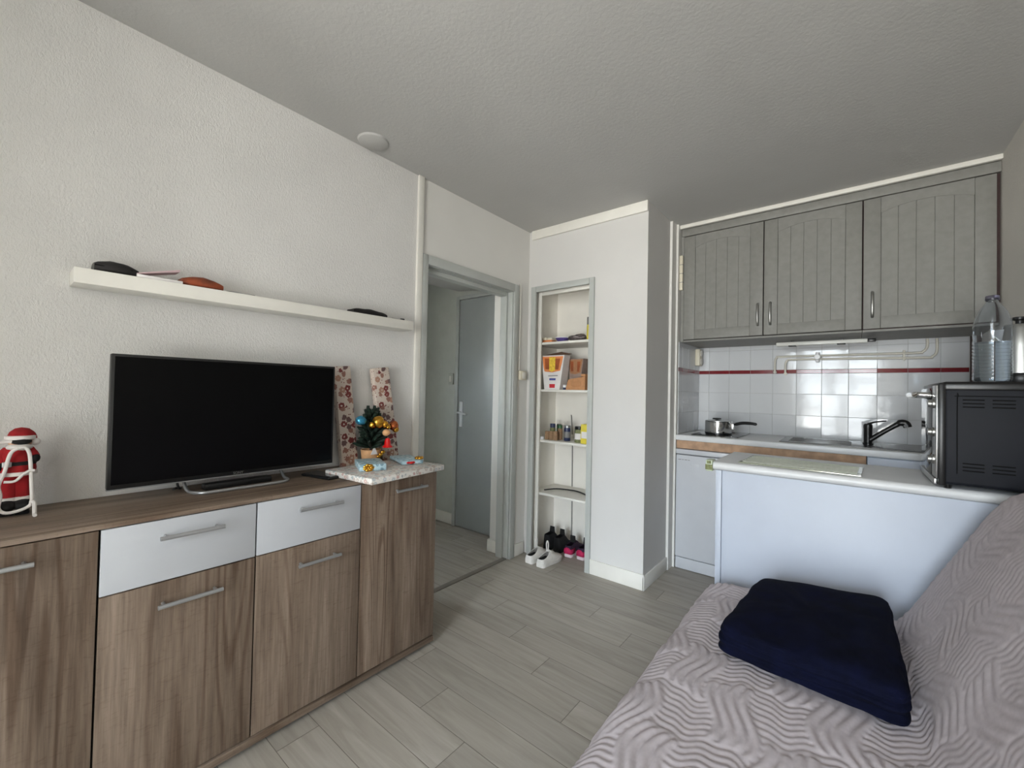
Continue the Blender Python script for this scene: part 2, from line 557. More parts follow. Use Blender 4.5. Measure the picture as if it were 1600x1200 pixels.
struct('wall_added_shade', b, M['smooth'], 'added white wall behind the viewer that shades the television wall', 'wall')
b = BM()
for x in (WX0, (WX0 + WX1) / 2 - 0.05, (WX0 + WX1) / 2 + 0.01, WX1 - 0.06):
    box(b, x, x + 0.06, YF - 0.09, YF - 0.03, WZ0, WZ1, 0.004)
for z in (WZ0, 0.82, 1.34, 1.74, WZ1 - 0.06):
    box(b, WX0 + 0.06, WX1 - 0.06, YF - 0.085, YF - 0.035, z, z + 0.06, 0.004)
struct('window_1', b, M['trim'], 'white framed french window behind the viewer', 'window')

# closet pier (closet front wall, pillar, closet back)
CY = 2.632
b = BM()
box(b, 0.0, 0.05, CY, CY + 0.05, 0, ZC)
box(b, 0.05, 0.562, CY, CY + 0.05, 2.03, ZC)
box(b, 0.562, 0.953, CY, 3.137, 0, ZC)
struct('wall_closet', b, M['smooth_closet'], 'white wall with the open closet and square pillar', 'wall', smooth=False)
b = BM(); box(b, -0.1, 0.97, 3.05, 3.137, 0, ZC)
box(b, 0.5, 0.985, 3.137, YBK, 0, ZC)
struct('wall_niche', b, M['smooth'], 'left side wall of the kitchen niche', 'wall', smooth=False)
b = BM(); box(b, 0.0, 0.562, 3.048, 3.05, 0, 2.09); box(b, 0.0, 0.0015, CY + 0.05, 3.048, 0, 2.09); box(b, 0.5605, 0.562, CY + 0.05, 3.048, 0, 2.09)  # thin liners, painted whiter to put the closet's brightness into the colour
struct('wall_closet_inside', b, mat('brightened_closet_paint', (246, 242, 234), 0.6, var=0.01), 'inner walls of the open closet in brightened warm white', 'wall', smooth=False)
b = BM(); box(b, 0.0, 0.562, CY + 0.05, 3.05, 2.09, 2.12)
struct('trim_closet_top', b, M['trim'], 'white board closing the top of the closet', 'trim')
# closet frame: grey casing + white inner lip
b = BM()
box(b, 0.034, 0.078, CY - 0.016, CY + 0.004, 0, 2.06, 0.003)
box(b, 0.540, 0.578, CY - 0.016, CY + 0.004, 0, 2.06, 0.003)
box(b, 0.0785, 0.5395, CY - 0.016, CY + 0.004, 2.016, 2.06, 0.003)
struct('trim_closet_frame', b, M['frame'], 'grey painted frame around the open closet', 'trim')
b = BM()
box(b, 0.05, 0.088, CY + 0.05, CY + 0.068, 0, 2.03, 0.002)
box(b, 0.088, 0.55, CY + 0.05, CY + 0.068, 2.0, 2.03, 0.002)
struct('trim_closet_lip', b, M['trim'], 'white inner lip of the closet opening', 'trim')
b = BM(); box(b, 0.03, 0.953, CY - 0.018, CY, 2.43, ZC, 0.004)
struct('trim_cornice', b, M['trim'], 'white cornice board above the closet', 'trim')
b = BM(); box(b, 0.933, 0.975, 3.137, 3.165, 0.86, ZC, 0.004)
struct('trim_niche_post', b, M['trim'], 'white upright edge strip of the kitchen niche', 'trim')
b = BM(); box(b, 0.985, XR, 3.165, 3.19, 2.474, ZC, 0.003)
struct('trim_kitchen_top', b, M['trim'], 'thin white strip at the ceiling above the wall cupboards', 'trim')
b = BM(); box(b, 0.0, 0.018, 1.528, 1.570, 0, ZC, 0.005)
struct('trim_wall_post', b, M['trim'], 'white upright strip between television wall and doorway', 'trim')
b = BM(); box(b, 2.532, XR, 3.668, 3.695, 0.962, 1.637)
struct('trim_tile_edge', b, M['brown_edge'], 'dark brown strip in the right corner of the tiles', 'trim')
# baseboards
b = BM(); box(b, 0.578, 0.963, CY - 0.012, CY, 0, 0.10, 0.003); box(b, 0.953, 0.965, CY - 0.012, 3.10, 0, 0.09, 0.003)
struct('baseboard_pillar', b, M['trim'], 'white baseboard around the pillar', 'baseboard')
b = BM(); box(b, 0.0, 0.012, 2.50, 2.615, 0, 0.09, 0.003)
struct('baseboard_doorway', b, M['trim'], 'short white baseboard between doorway and closet', 'baseboard')

# doorway frame
b = BM()
for x0, x1 in ((0.0, 0.016),):
    box(b, x0, x1, DY0 - 0.034, DY0 + 0.008, 0, 2.052, 0.003)
    box(b, x0, x1, DY1 - 0.006, DY1 + 0.046, 0, 2.052, 0.003)
    box(b, x0, x1, DY0 + 0.008, DY1 - 0.006, DZ - 0.010, 2.052, 0.003)
box(b, -0.105, 0.0, DY0, DY0 + 0.012, 0, DZ)
box(b, -0.105, 0.0, DY1 - 0.012, DY1, 0, DZ)
box(b, -0.105, 0.0, DY0 + 0.012, DY1 - 0.012, DZ - 0.012, DZ)
box(b, -0.105, -0.045, DY1 - 0.030, DY1 - 0.012, 0, DZ - 0.012, 0.002)
box(b, -0.105, -0.045, DY0 + 0.012, DY0 + 0.030, 0, DZ - 0.012, 0.002)
box(b, -0.105, -0.045, DY0 + 0.030, DY1 - 0.030, DZ - 0.040, DZ - 0.012, 0.002)
struct('trim_door_frame', b, M['frame'], 'grey painted frame of the hall doorway', 'trim')
b = BM(); box(b, -0.045, -0.005, DY0 + 0.012, DY1 - 0.012, 0.0, 0.005, 0.002)
struct('trim_threshold', b, mat('threshold_strip', (120, 114, 104), 0.5), 'flat grey threshold strip in the hall doorway', 'trim')

b = BM()  # unseen window, added to let daylight into the hall
for y in (0.95, 1.36):
    box(b, HX - 0.07, HX - 0.02, y, y + 0.04, 1.45, 1.85, 0.003)
for z in (1.45, 1.81):
    box(b, HX - 0.07, HX - 0.02, 0.99, 1.36, z, z + 0.04, 0.003)
struct('window_added_hall', b, M['trim'], 'small white window added out of sight to brighten the hall', 'window')
# hall
b = BM()
box(b, HX - 0.1, 0.0, HY, HY + 0.1, 0, 2.6)
box(b, HX - 0.1, HX, 0.6, 0.95, 0, 2.6); box(b, HX - 0.1, HX, 1.40, HY, 0, 2.6)
box(b, HX - 0.1, HX, 0.95, 1.40, 0, 1.45); box(b, HX - 0.1, HX, 0.95, 1.40, 1.85, 2.6)  # opening for the added hall window
box(b, HX, -0.1, 0.6, 0.7, 0, 2.6)
struct('wall_hall', b, M['hallwall'], 'dim grey-green walls of the hall', 'wall', smooth=False)
b = BM(); box(b, -0.215, -0.1, 2.47, HY, 0, 2.3, 0.004)
struct('wall_hall_stub', b, M['smooth'], 'short white wall end beside the hall door', 'wall')
b = BM(); box(b, -0.23, -0.106, 2.458, 2.47, 0, 0.09, 0.002); box(b, -0.23, -0.215, 2.47, 2.67, 0, 0.09)
struct('baseboard_hall_stub', b, M['trim'], 'white baseboard of the short hall wall end', 'baseboard')
b = BM(); box(b, HX, -0.885, HY - 0.012, HY, 0, 0.10, 0.002)
struct('baseboard_hall', b, M['trim'], 'white baseboard along the hall back wall', 'baseboard')
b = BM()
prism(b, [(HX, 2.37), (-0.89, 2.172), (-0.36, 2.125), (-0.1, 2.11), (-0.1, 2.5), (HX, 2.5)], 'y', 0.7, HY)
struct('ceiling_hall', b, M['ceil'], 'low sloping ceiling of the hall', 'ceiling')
b = BM()
box(b, -0.885, -0.845, HY - 0.03, HY, 0, 2.115, 0.003); box(b, -0.845, -0.216, HY - 0.03, HY, 2.082, 2.115, 0.003)
struct('trim_hall_door_frame', b, M['frame'], 'grey frame of the hall door', 'trim')
b = BM(); box(b, -0.838, -0.218, HY - 0.024, HY - 0.002, 0.008, 2.076, 0.003)
d1 = struct('door_1', b, M['door'], 'closed grey-blue hall door with white lever handle', 'door')
b = BM()
box(b, -0.812, -0.772, HY - 0.033, HY - 0.024, 0.915, 1.145, 0.004)
tube(b, [(-0.792, HY - 0.03, 1.045), (-0.792, HY - 0.075, 1.045)], 0.009)
tube(b, smooth_path([(-0.792, HY - 0.07, 1.045), (-0.75, HY - 0.078, 1.043), (-0.685, HY - 0.07, 1.032)], 4), 0.009)
obj('door_handle', b, M['white_gloss'], d1, 'white lever handle on a long backplate')

def switch_plate(bm, y0, y1, z0, z1, x):
    box(bm, x, x + 0.012, y0, y1, z0, z1, 0.003)

t = thing('light_switch', 'cream light switch beside the hall doorway, fed by a cable duct', 'switch', (0.0, 2.545, 1.33))
b = BM(); box(b, 0.0, 0.03, 2.512, 2.585, 1.335, 1.405, 0.005)
obj('switch_box', b, M['cream'], t)
b = BM(); box(b, 0.030, 0.034, 2.53, 2.567, 1.345, 1.395, 0.0015)
obj('rocker', b, M['trim'], t)
b = BM(); box(b, 0.0, 0.010, 2.514, 2.526, 1.407, 2.07, 0.002)
tag(obj('cable_duct', b, M['trim']), 'thin cream cable duct running up the wall beside the doorway', 'cable duct')
b = BM(); box(b, -0.985, -0.925, HY - 0.016, HY, 1.30, 1.405, 0.004)
hs = tag(obj('light_switch', b, M['hallwall']), 'pale light switch on the hall back wall, seen through the doorway', 'switch')
b = BM(); box(b, -0.970, -0.940, HY - 0.020, HY - 0.016, 1.325, 1.38, 0.001)
obj('rocker', b, M['trim'], hs)

# ceiling cap
b = BM(); lathe(b, [(0.0, -0.014), (0.06, -0.013), (0.072, -0.008), (0.076, 0.0)], (0.088, 1.178, ZC), 40)
tag(obj('ceiling_cap', b, M['ceil']), 'round flat cover plate on the ceiling above the television wall', 'cover plate')

# ------------------------------------------------------------------ tiles of the kitchen niche (structure)
def tile_wall(bm, u0, zs, umin, umax, step, rnd, mk, g=0.0016):
    """mk(u, z, d) -> room point, d outwards"""
    u = u0
    while u < umax:
        a, c = max(u, umin) + g / 2, min(u + step, umax) - g / 2
        if c - a > 0.004:
            for z0, z1 in zs:
                tu, tz = rnd.uniform(-1, 1) * 0.0011, rnd.uniform(-1, 1) * 0.0010
                e = 0.0012
                def P(uu, zz, d):
                    return mk(uu, zz, d)
                q0 = [(a, z0 + g / 2), (c, z0 + g / 2), (c, z1 - g / 2), (a, z1 - g / 2)]
                q1 = [(a + e, z0 + g / 2 + e), (c - e, z0 + g / 2 + e), (c - e, z1 - g / 2 - e), (a + e, z1 - g / 2 - e)]
                dd = [0.0062 + s * tu + s2 * tz for s, s2 in ((-1, -1), (1, -1), (1, 1), (-1, 1))]
                lo = [bm.verts.new(P(uu, zz, 0.002)) for uu, zz in q0]
                mid = [bm.verts.new(P(uu, zz, k - 0.0008)) for (uu, zz), k in zip(q0, dd)]
                hi = [bm.verts.new(P(uu, zz, k)) for (uu, zz), k in zip(q1, dd)]
                fs = [bm.faces.new(hi)]
                for A, B in ((lo, mid), (mid, hi)):
                    for i in range(4):
                        fs.append(bm.faces.new((A[i], A[(i + 1) % 4], B[(i + 1) % 4], B[i])))
                bmesh.ops.recalc_face_normals(bm, faces=fs)
        u += step

ZR = [(0.962, 1.117), (1.117, 1.272), (1.272, 1.422), (1.450, 1.606), (1.606, 1.64)]
rnd = random.Random(3)
mk_b = lambda u, z, d: (u, YBK - d, z)
mk_l = lambda u, z, d: (0.985 + d, u, z)
for nm, umin, umax, u0, mk, what in (('wall_tiles_back', 0.991, 2.53, 0.921, mk_b, 'back'), ('wall_tiles_side', 3.166, 3.699, 3.10, mk_l, 'left side')):
    b = BM()
    if what == 'back':
        box(b, umin - 0.004, umax, YBK - 0.003, YBK, 0.962, 1.637)
    else:
        box(b, 0.985, 0.988, umin, umax, 0.962, 1.637)
    g = struct(nm, b, M['grout'], 'white glazed tiles with a red stripe on the %s wall of the kitchen niche' % what, 'tiles', smooth=False)
    b = BM(); tile_wall(b, u0, ZR, umin, umax, 0.1487, rnd, mk)
    struct('tile', b, M['tile'], '', '', g, smooth=False)
    b = BM(); tile_wall(b, u0, [(1.422, 1.450)], umin, umax, 0.1487, rnd, mk)
    struct('stripe_tile', b, M['tile_red'], '', '', g, smooth=False)

# ------------------------------------------------------------------ sideboard
SX = 0.391
t = thing('sideboard', 'oak-veneer sideboard with two white drawers along the left wall', 'sideboard', (0.2, 0.59, 0))
b = BM(); box(b, 0.003, SX, -0.205, 1.388, 0.848, 0.862, 0.0012)
obj('top_board', b, M['oak_y'], t)
b = BM(); box(b, 0.003, SX + 0.004, -0.203, 1.386, 0.022, 0.046, 0.0012)
obj('base_board', b, M['oak_y'], t)
for y0, y1 in ((-0.203, -0.187), (1.370, 1.386)):
    b = BM(); box(b, 0.003, SX - 0.02, y0, y1, 0.046, 0.848)
    obj('side_panel', b, M['oak_z'], t)
b = BM(); box(b, 0.01, SX - 0.022, -0.187, 1.370, 0.046, 0.848)
obj('carcass', b, M['dark_gap'], t)
for y in (-0.15, 0.59, 1.33):
    for x in (0.06, 0.33):
        b = BM(); lathe(b, [(0.018, 0.0), (0.018, 0.022)], (x, y, 0), 16)
        obj('foot', b, M['black'], t)

def bar_handle(bm, y0, y1, z, x):
    tube(bm, [(x + 0.028, y0, z), (x + 0.028, y1, z)], 0.0062, 12)
    for y in (y0 + 0.016, y1 - 0.016):
        tube(bm, [(x, y, z), (x + 0.028, y, z)], 0.0045, 8)

fronts = [('door', -0.203, 0.191, 0.052, 0.845, 'oak_z', (-0.09, 0.075, 0.799)),
          ('door', 0.196, 0.580, 0.052, 0.660, 'oak_z', (0.318, 0.480, 0.598)),
          ('door', 0.585, 0.976, 0.052, 0.660, 'oak_z', (0.718, 0.880, 0.593)),
          ('drawer', 0.196, 0.580, 0.664, 0.845, 'drawer_white', (0.318, 0.480, 0.797)),
          ('drawer', 0.585, 0.976, 0.664, 0.845, 'drawer_white', (0.716, 0.884, 0.797)),
          ('door', 0.981, 1.386, 0.052, 0.845, 'oak_z', (1.137, 1.308, 0.793))]
for n, y0, y1, z0, z1, m, (h0, h1, hz) in fronts:
    b = BM(); box(b, SX - 0.018, SX, y0, y1, z0, z1, 0.0012)
    d = obj(n, b, M[m], t, 'white drawer front' if n == 'drawer' else None)
    b = BM(); bar_handle(b, h0, h1, hz, SX)
    obj('handle', b, M['silver'], d, 'silver bar handle')

# television
t = thing('television', 'black flat-screen television on a silver loop stand on the sideboard', 'television', (0.13, 0.61, 0.862))
b = BM(); box(b, 0.120, 0.149, 0.234, 0.978, 0.907, 1.343, 0.003)
box(b, 0.085, 0.120, 0.33, 0.88, 0.95, 1.22, 0.012)
obj('housing', b, M['black'], t)
b = BM(); box(b, 0.149, 0.1505, 0.243, 0.969, 0.922, 1.334)
obj('screen', b, M['screen'], t)
b = BM(); box(b, 0.130, 0.1515, 0.2335, 0.9785, 0.9045, 0.9075)
obj('bottom_trim', b, M['silver'], t, 'thin silver strip under the screen')
b = BM()
tube(b, smooth_path([(0.07, 0.445, 0.925), (0.09, 0.445, 0.895), (0.13, 0.447, 0.870), (0.175, 0.452, 0.868), (0.203, 0.472, 0.868), (0.21, 0.50, 0.868), (0.212, 0.60, 0.868),
                     (0.212, 0.70, 0.868), (0.207, 0.745, 0.868), (0.18, 0.772, 0.868), (0.13, 0.778, 0.870), (0.09, 0.780, 0.895), (0.07, 0.780, 0.925)], 6), 0.0058, 12)
obj('stand', b, M['silver'], t, 'silver loop stand')
for y in (0.445, 0.78):
    b = BM(); tube(b, [(0.095, y, 0.90), (0.12, y, 0.925)], 0.008, 8)
    obj('stand_bracket', b, M['black'], t)
def text_mesh(s, size, mtx, depth=0.0004):
    cu = bpy.data.curves.new('txt', 'FONT')
    cu.body = s; cu.size = size; cu.extrude = depth; cu.align_x = 'CENTER'
    o = bpy.data.objects.new('txt', cu)
    COL.objects.link(o)
    dg = bpy.context.evaluated_depsgraph_get()
    me = bpy.data.meshes.new_from_object(o.evaluated_get(dg))
    b2 = BM(); b2.from_mesh(me)
    bpy.data.objects.remove(o); bpy.data.curves.remove(cu); bpy.data.meshes.remove(me)
    b2.transform(mtx)
    return b2
MX = Matrix(((0, 0, 1, 0), (1, 0, 0, 0), (0, 1, 0, 0), (0, 0, 0, 1)))     # text facing +X, reading along +Y
obj('maker_mark', text_mesh('SONY', 0.013, Matrix.Translation((0.1512, 0.600, 0.9105)) @ MX), M['nickel'], t, 'small grey lettering', smooth=False)

b = BM(); box(b, 0.105, 0.150, 0.495, 0.722, 0.8625, 0.885, 0.004)
sb = tag(obj('set_top_box', b, M['black']), 'slim black box lying under the television inside its stand', 'media box')
b = BM(); tube(b, smooth_path([(0.06, 0.44, 0.93), (0.07, 0.43, 0.90), (0.075, 0.435, 0.872), (0.06, 0.445, 0.868), (0.055, 0.43, 0.868), (0.07, 0.42, 0.868)], 5), 0.004, 8)
tag(obj('cable', b, M['black']), 'short black cable dangling behind the television stand', 'cable')

t = thing('phone', 'black flat handheld device lying on the sideboard right of the television stand', 'phone', (0.203, 0.905, 0.8625), rotz=math.radians(12), local=True)
b = BM(); box(b, -0.088, 0.088, -0.040, 0.040, 0.0, 0.012, 0.006, 3)
obj('body', b, M['black'], t)
b = BM(); box(b, -0.080, 0.080, -0.034, 0.034, 0.0117, 0.0125)
obj('glass_front', b, M['hob'], t)

# ------------------------------------------------------------------ wall shelf and what lies on it
b = BM(); box(b, 0.001, 0.113, -0.645, 0.645, -0.024, 0.024, 0.0015)
xform(b, Matrix.Translation((0, 0.792, 1.588)) @ Matrix.Rotation(math.radians(0.55), 4, 'X'))
tag(obj('wall_shelf', b, M['trim']), 'long white floating shelf on the wall above the television', 'shelf')
def shz(y):
    return 1.6125 + (y - 0.792) * 0.0096

def pouch(label, yc, ly, lx, h, m, part_m, name='wallet', seed=0):
    t = thing(name, label, 'wallet', (0.06, yc, shz(yc)), local=True)
    b = BM()
    loops = []
    n = 16
    for k in range(13):
        s = k / 12
        y = (s - 0.5) * ly
        hh = h * (0.35 + 0.65 * math.sin(math.pi * min(1, max(0, 0.12 + 0.8 * s))) ** 0.7)
        ww = lx * (0.85 + 0.15 * math.sin(math.pi * s))
        lp = []
        for i in range(n):
            a = 2 * math.pi * i / n
            cx = math.copysign(abs(math.cos(a)) ** 0.45, math.cos(a)) * ww / 2
            cz = math.copysign(abs(math.sin(a)) ** 0.6, math.sin(a)) * hh / 2 + hh / 2
            lp.append((cx + 0.003 * noise.noise(Vector((s * 4, a, seed))), y, cz + 0.003 * noise.noise(Vector((s * 5 + 3, a, seed))) * (cz > 0.004)))
        loops.append(lp)
    rings(b, loops)
    obj('body', b, m, t)
    b = BM(); box(b, -lx * 0.47, lx * 0.47, -ly * 0.5, ly * 0.36, h * 0.42, h * 0.50, 0.0015)
    obj('flap', b, part_m, t)
    return t
pouch('black leather wallet at the left end of the wall shelf', 0.247, 0.108, 0.085, 0.041, M['leather_black'], M['black_matt'], seed=1)
pouch('reddish brown leather wallet in the middle of the wall shelf', 0.484, 0.128, 0.085, 0.040, M['leather_brown'], M['leather_brown'], seed=5)
pouch('slim black case near the right end of the wall shelf', 1.19, 0.19, 0.075, 0.031, M['leather_black'], M['black_matt'], 'glasses_case', seed=9)
b = BM(); tube(b, smooth_path([(0.07, 0.545, shz(.55) + 0.003), (0.085, 0.58, shz(.58) + 0.006), (0.10, 0.62, shz(.62) + 0.002), (0.104, 0.655, shz(.655) + 0.002)], 5), 0.0016, 6)
tag(obj('cord', b, M['grey_cable']), 'thin cord trailing from the brown wallet on the shelf', 'cord')
t = thing('letter', 'opened white letter with a pink flap on the wall shelf, between the two wallets', 'letter', (0.078, 0.355, shz(0.355)), local=True)
b = BM(); box(b, -0.04, 0.030, -0.060, 0.064, 0, 0.010, 0.0008)
obj('sheet', b, M['paper_white'], t)
b = BM(); prism(b, [(-0.06, 0.010), (0.055, 0.042), (0.056, 0.050), (-0.06, 0.013)], 'x', -0.03, 0.028)
obj('flap', b, M['paper_pink'], t, 'pink paper flap')
t = thing('key', 'small dark key with a tag at the right end of the wall shelf', 'key', (0.09, 1.36, shz(1.36)), local=True)
b = BM(); box(b, -0.004, 0.004, -0.045, 0.01, 0.0, 0.005, 0.001)
obj('blade', b, M['nickel'], t)
b = BM(); lathe(b, [(0.0, 0.0), (0.012, 0.0), (0.012, 0.009), (0.0, 0.009)], (0, 0.02, 0), 14)
obj('bow', b, M['black'], t)

# ------------------------------------------------------------------ christmas things on the sideboard
def wrapped(name, label, size, loc, rot, m, bev=0.004, group=None):
    b = BM(); box(b, -size[0] / 2, size[0] / 2, -size[1] / 2, size[1] / 2, 0, size[2], bev)
    for v in b.verts:
        v.co += 0.0015 * noise.noise_vector(v.co * 40)
    o = link_mesh(name, b, m)
    o.location = loc
    o.rotation_euler = rot
    OFF[o.name] = Vector((0, 0, 0))
    return tag(o, label, 'present', group)
wrapped('wrapped_present', 'tall present in beige christmas paper standing right beside the television', (0.034, 0.084, 0.492), (0.056, 1.112, 0.8635), (math.radians(4.8), math.radians(-3.2), 0), M['wrap_beige'])
wrapped('wrapped_present', 'tall present in beige christmas paper standing nearest the doorway, behind the little tree', (0.036, 0.098, 0.494), (0.058, 1.344, 0.868), (math.radians(7.2), math.radians(-3.0), 0), M['wrap_beige'])
wrapped('wrapped_present', 'flat white patterned present lying on the right end of the sideboard', (0.315, 0.425, 0.026), (0.322, 1.150, 0.8632), (0, 0, math.radians(6)), M['wrap_white'], 0.006)
t = thing('wrapped_present', 'pale blue present with a gold bow lying on the flat white present, nearer the television', 'present', (0.290, 1.080, 0.8912), rotz=math.radians(-24), local=True)
b = BM(); box(b, -0.085, 0.085, -0.056, 0.056, 0, 0.028, 0.003)
obj('box', b, M['wrap_blue'], t)
b = BM()
for k in range(7):
    a = 2 * math.pi * k / 7
    blob(b, (0.086 + 0.003, 0.014 * math.cos(a) - 0.02, 0.015 + 0.011 * math.sin(a)), (0.004, 0.010, 0.007), seg=10)
blob(b, (0.092, -0.02, 0.015), 0.006, seg=10)
obj('bow', b, M['gold'], t, 'gold rosette bow')
t = thing('wrapped_present', 'thin pale blue present lying on the flat white present, nearer the doorway', 'present', (0.258, 1.300, 0.8912), rotz=math.radians(-18), local=True)
b = BM(); box(b, -0.10, 0.10, -0.052, 0.052, 0, 0.016, 0.003)
obj('box', b, M['wrap_blue'], t)
b = BM()
for k, (px, py) in enumerate(((0.085, -0.012), (0.092, 0.0), (0.085, 0.012))):
    blob(b, (px + 0.012, py - 0.01, 0.008), (0.008, 0.011, 0.006), seg=10)
obj('bow', b, M['red_gloss'], t, 'small red bow')
b = BM()
for k in range(4):
    blob(b, (0.06 + 0.011 * math.cos(k * 1.6), 0.045 + 0.012 * math.sin(k * 1.6), 0.021), (0.011, 0.011, 0.008), seg=10)
obj('rosette', b, M['gold'], t, 'gold rosette')

# small tree
TB = Vector((0.110, 1.197, 0.8625))
t = thing('christmas_tree', 'small potted christmas tree hung with gold and blue ornaments, in front of the tall presents', 'christmas tree', TB, local=True)
b = BM(); lathe(b, [(0.034, 0.0), (0.040, 0.004), (0.047, 0.070), (0.049, 0.082), (0.043, 0.082), (0.040, 0.070), (0.0, 0.068)], (0, 0, 0), 24)
obj('pot', b, M['pot_wood'], t)
b = BM(); tube(b, [(0, 0, 0.065), (0, 0, 0.25)], [0.007, 0.003], 8)
obj('trunk', b, M['brown_edge'], t)
rt = random.Random(11)
b = BM()
for k in range(88):
    h = 0.085 + 0.17 * (k / 88)
    a = k * 2.4
    ln = (0.106 - 0.052 * (k / 88)) * rt.uniform(0.8, 1.05)
    up = 0.3 + 0.6 * (k / 88)
    ca = math.cos(a)
    d = Vector((ca * (0.8 if ca > 0 else 0.3), math.sin(a), up)).normalized()
    if ca < 0:
        ln *= 1 + 0.35 * ca
    p0 = Vector((0, 0, h)); p1 = p0 + d * ln
    tube(b, [p0, p0 + d * ln * 0.35, p0 + d * ln * 0.8, p1], [0.003, 0.0095, 0.0095, 0.0035], 7)
    for q in range(9):
        s = 0.2 + 0.8 * q / 9
        for e in range(5):
            aa = e * 1.257 + q
            o2 = d.orthogonal().normalized()
            o3 = d.cross(o2)
            dd = (o2 * math.cos(aa) + o3 * math.sin(aa)) * 0.8 + d * 0.7
            base = p0 + d * ln * s
            tip = base + dd.normalized() * 0.017
            side = d.cross(dd).normalized() * 0.0011
            vs = [b.verts.new(base - side), b.verts.new(base + side), b.verts.new(tip)]
            b.faces.new(vs)
for dy, dx in ((-0.022, 0.0), (0.012, 0.004)):
    tube(b, [(dx, dy * 0.5, 0.22), (dx, dy, 0.262), (dx, dy, 0.300)], [0.006, 0.012, 0.007], 8)
obj('branches', b, M['needles'], t)
def bauble(c, r, m, name='bauble'):
    b = BM()
    rr_ = tuple(1.25 * q for q in r) if isinstance(r, tuple) else 1.25 * r
    blob(b, c, rr_, 0.18, 60, 14)
    return obj(name, b, M[m], t)
bauble((0.045, -0.085, 0.230), (0.018, 0.022, 0.018), 'blue_foil', 'foil_flower')
for c, r in (((0.075, -0.012, 0.222), 0.024), ((0.082, 0.018, 0.212), 0.015), ((0.06, -0.035, 0.208), 0.014), ((0.075, 0.045, 0.196), 0.011)):
    bauble(c, r, 'gold')
bauble((0.055, 0.092, 0.198), 0.020, 'copper'); bauble((0.06, 0.10, 0.180), 0.014, 'gold')
bauble((0.088, 0.026, 0.170), (0.014, 0.017, 0.013), 'pot_wood')
b = BM(); lathe(b, [(0.0, 0.045), (0.010, 0.043), (0.014, 0.03), (0.016, 0.012), (0.024, 0.003), (0.026, 0.0), (0.0, 0.001)], (0.09, 0.034, 0.098), 18)
obj('bell', b, M['red_gloss'], t, 'shiny red bell')
b = BM(); prism(b, [(-0.018, 0.0), (0.018, 0.0), (0.004, 0.030), (-0.004, 0.030)], 'x', 0.046, 0.050)
xform(b, Matrix.Translation((0, -0.012, 0.062)))
obj('paper_star', b, M['paper_white'], t, 'white paper point')
b = BM()
for k in range(3):
    blob(b, (0.052, 0.012 + 0.012 * k, 0.050 + 0.010 * k), (0.006, 0.011, 0.009), 0.2, 50, 10)
obj('ribbon', b, M['gold'], t, 'crumpled gold ribbon')

# felt doll
t = thing('felt_doll', 'red felt christmas doll tied with white cord at the left end of the sideboard', 'doll', (0.10, 0.055, 0.862))
def dY(px): return 0.018 + (px - 3) * (0.075 / 62)
def dZ(py): return 1.108 - (py - 672) * (0.230 / 125) - 0.004
X0 = 0.095
b = BM()
tube(b, [(X0, dY(17), dZ(780)), (X0, dY(18), dZ(762)), (X0, dY(20), dZ(742)), (X0, dY(24), dZ(730))], [0.020, 0.023, 0.024, 0.02], 14)
tube(b, [(X0, dY(39), dZ(777)), (X0, dY(38), dZ(760)), (X0, dY(36), dZ(742)), (X0, dY(32), dZ(730))], [0.020, 0.023, 0.024, 0.02], 14)
lathe(b, [(0.0, dZ(741)), (0.037, dZ(740)), (0.040, dZ(732)), (0.037, dZ(720)), (0.034, dZ(710)), (0.028, dZ(700)), (0.016, dZ(695)), (0.0, dZ(694))], (X0, dY(28), 0), 20)
tube(b, smooth_path([(X0, dY(17), dZ(703)), (X0 + 0.006, dY(7), dZ(711)), (X0 + 0.016, dY(2), dZ(722))], 4), [0.016] * 4 + [0.014] * 5, 12)
tube(b, smooth_path([(X0, dY(40), dZ(703)), (X0 + 0.002, dY(50), dZ(707)), (X0 + 0.012, dY(55), dZ(714))], 4), [0.016] * 4 + [0.013] * 5, 12)
obj('suit', b, M['red_felt'], t, 'red felt suit')
for px in (15, 40):
    b = BM(); blob(b, (X0 + 0.012, dY(px), dZ(787)), (0.034, 0.021, 0.0165), seg=16)
    box(b, X0 - 0.018, X0 + 0.018, dY(px) - 0.014, dY(px) + 0.014, 0.8625, 0.872, 0.003)
    obj('boot', b, M['black_felt'], t)
for px in (17, 39):
    b = BM(); lathe(b, [(0.020, -0.006), (0.024, -0.004), (0.024, 0.004), (0.020, 0.006)], (X0, dY(px), dZ(778)), 16)
    obj('trouser_cuff', b, M['white_felt'], t, 'white felt cuff')
b = BM(); lathe(b, [(0.036, -0.006), (0.042, -0.005), (0.042, 0.005), (0.036, 0.006)], (X0, dY(28), dZ(738)), 20)
obj('coat_hem', b, M['white_felt'], t, 'white felt hem')
b = BM(); lathe(b, [(0.034, -0.006), (0.0395, -0.005), (0.0395, 0.005), (0.034, 0.006)], (X0, dY(28), dZ(722)), 22)
obj('belt', b, M['black_felt'], t)
b = BM(); box(b, X0 + 0.028, X0 + 0.042, dY(13) - 0.009, dY(13) + 0.009, dZ(726), dZ(718), 0.002)
obj('buckle', b, M['silver'], t)
b = BM(); blob(b, (X0 + 0.002, dY(33), dZ(688)), (0.026, 0.024, 0.026), seg=18)
obj('head', b, M['skin'], t)
b = BM(); blob(b, (X0 + 0.014, dY(34), dZ(688.5)), (0.020, 0.0215, 0.0105), 0.1, 50, 16)
obj('dark_scarf', b, M['black_felt'], t, 'black band across the face')
b = BM(); blob(b, (X0 + 0.014, dY(32), dZ(697)), (0.020, 0.026, 0.011), 0.2, 60, 16)
obj('beard', b, M['white_felt'], t)
b = BM()
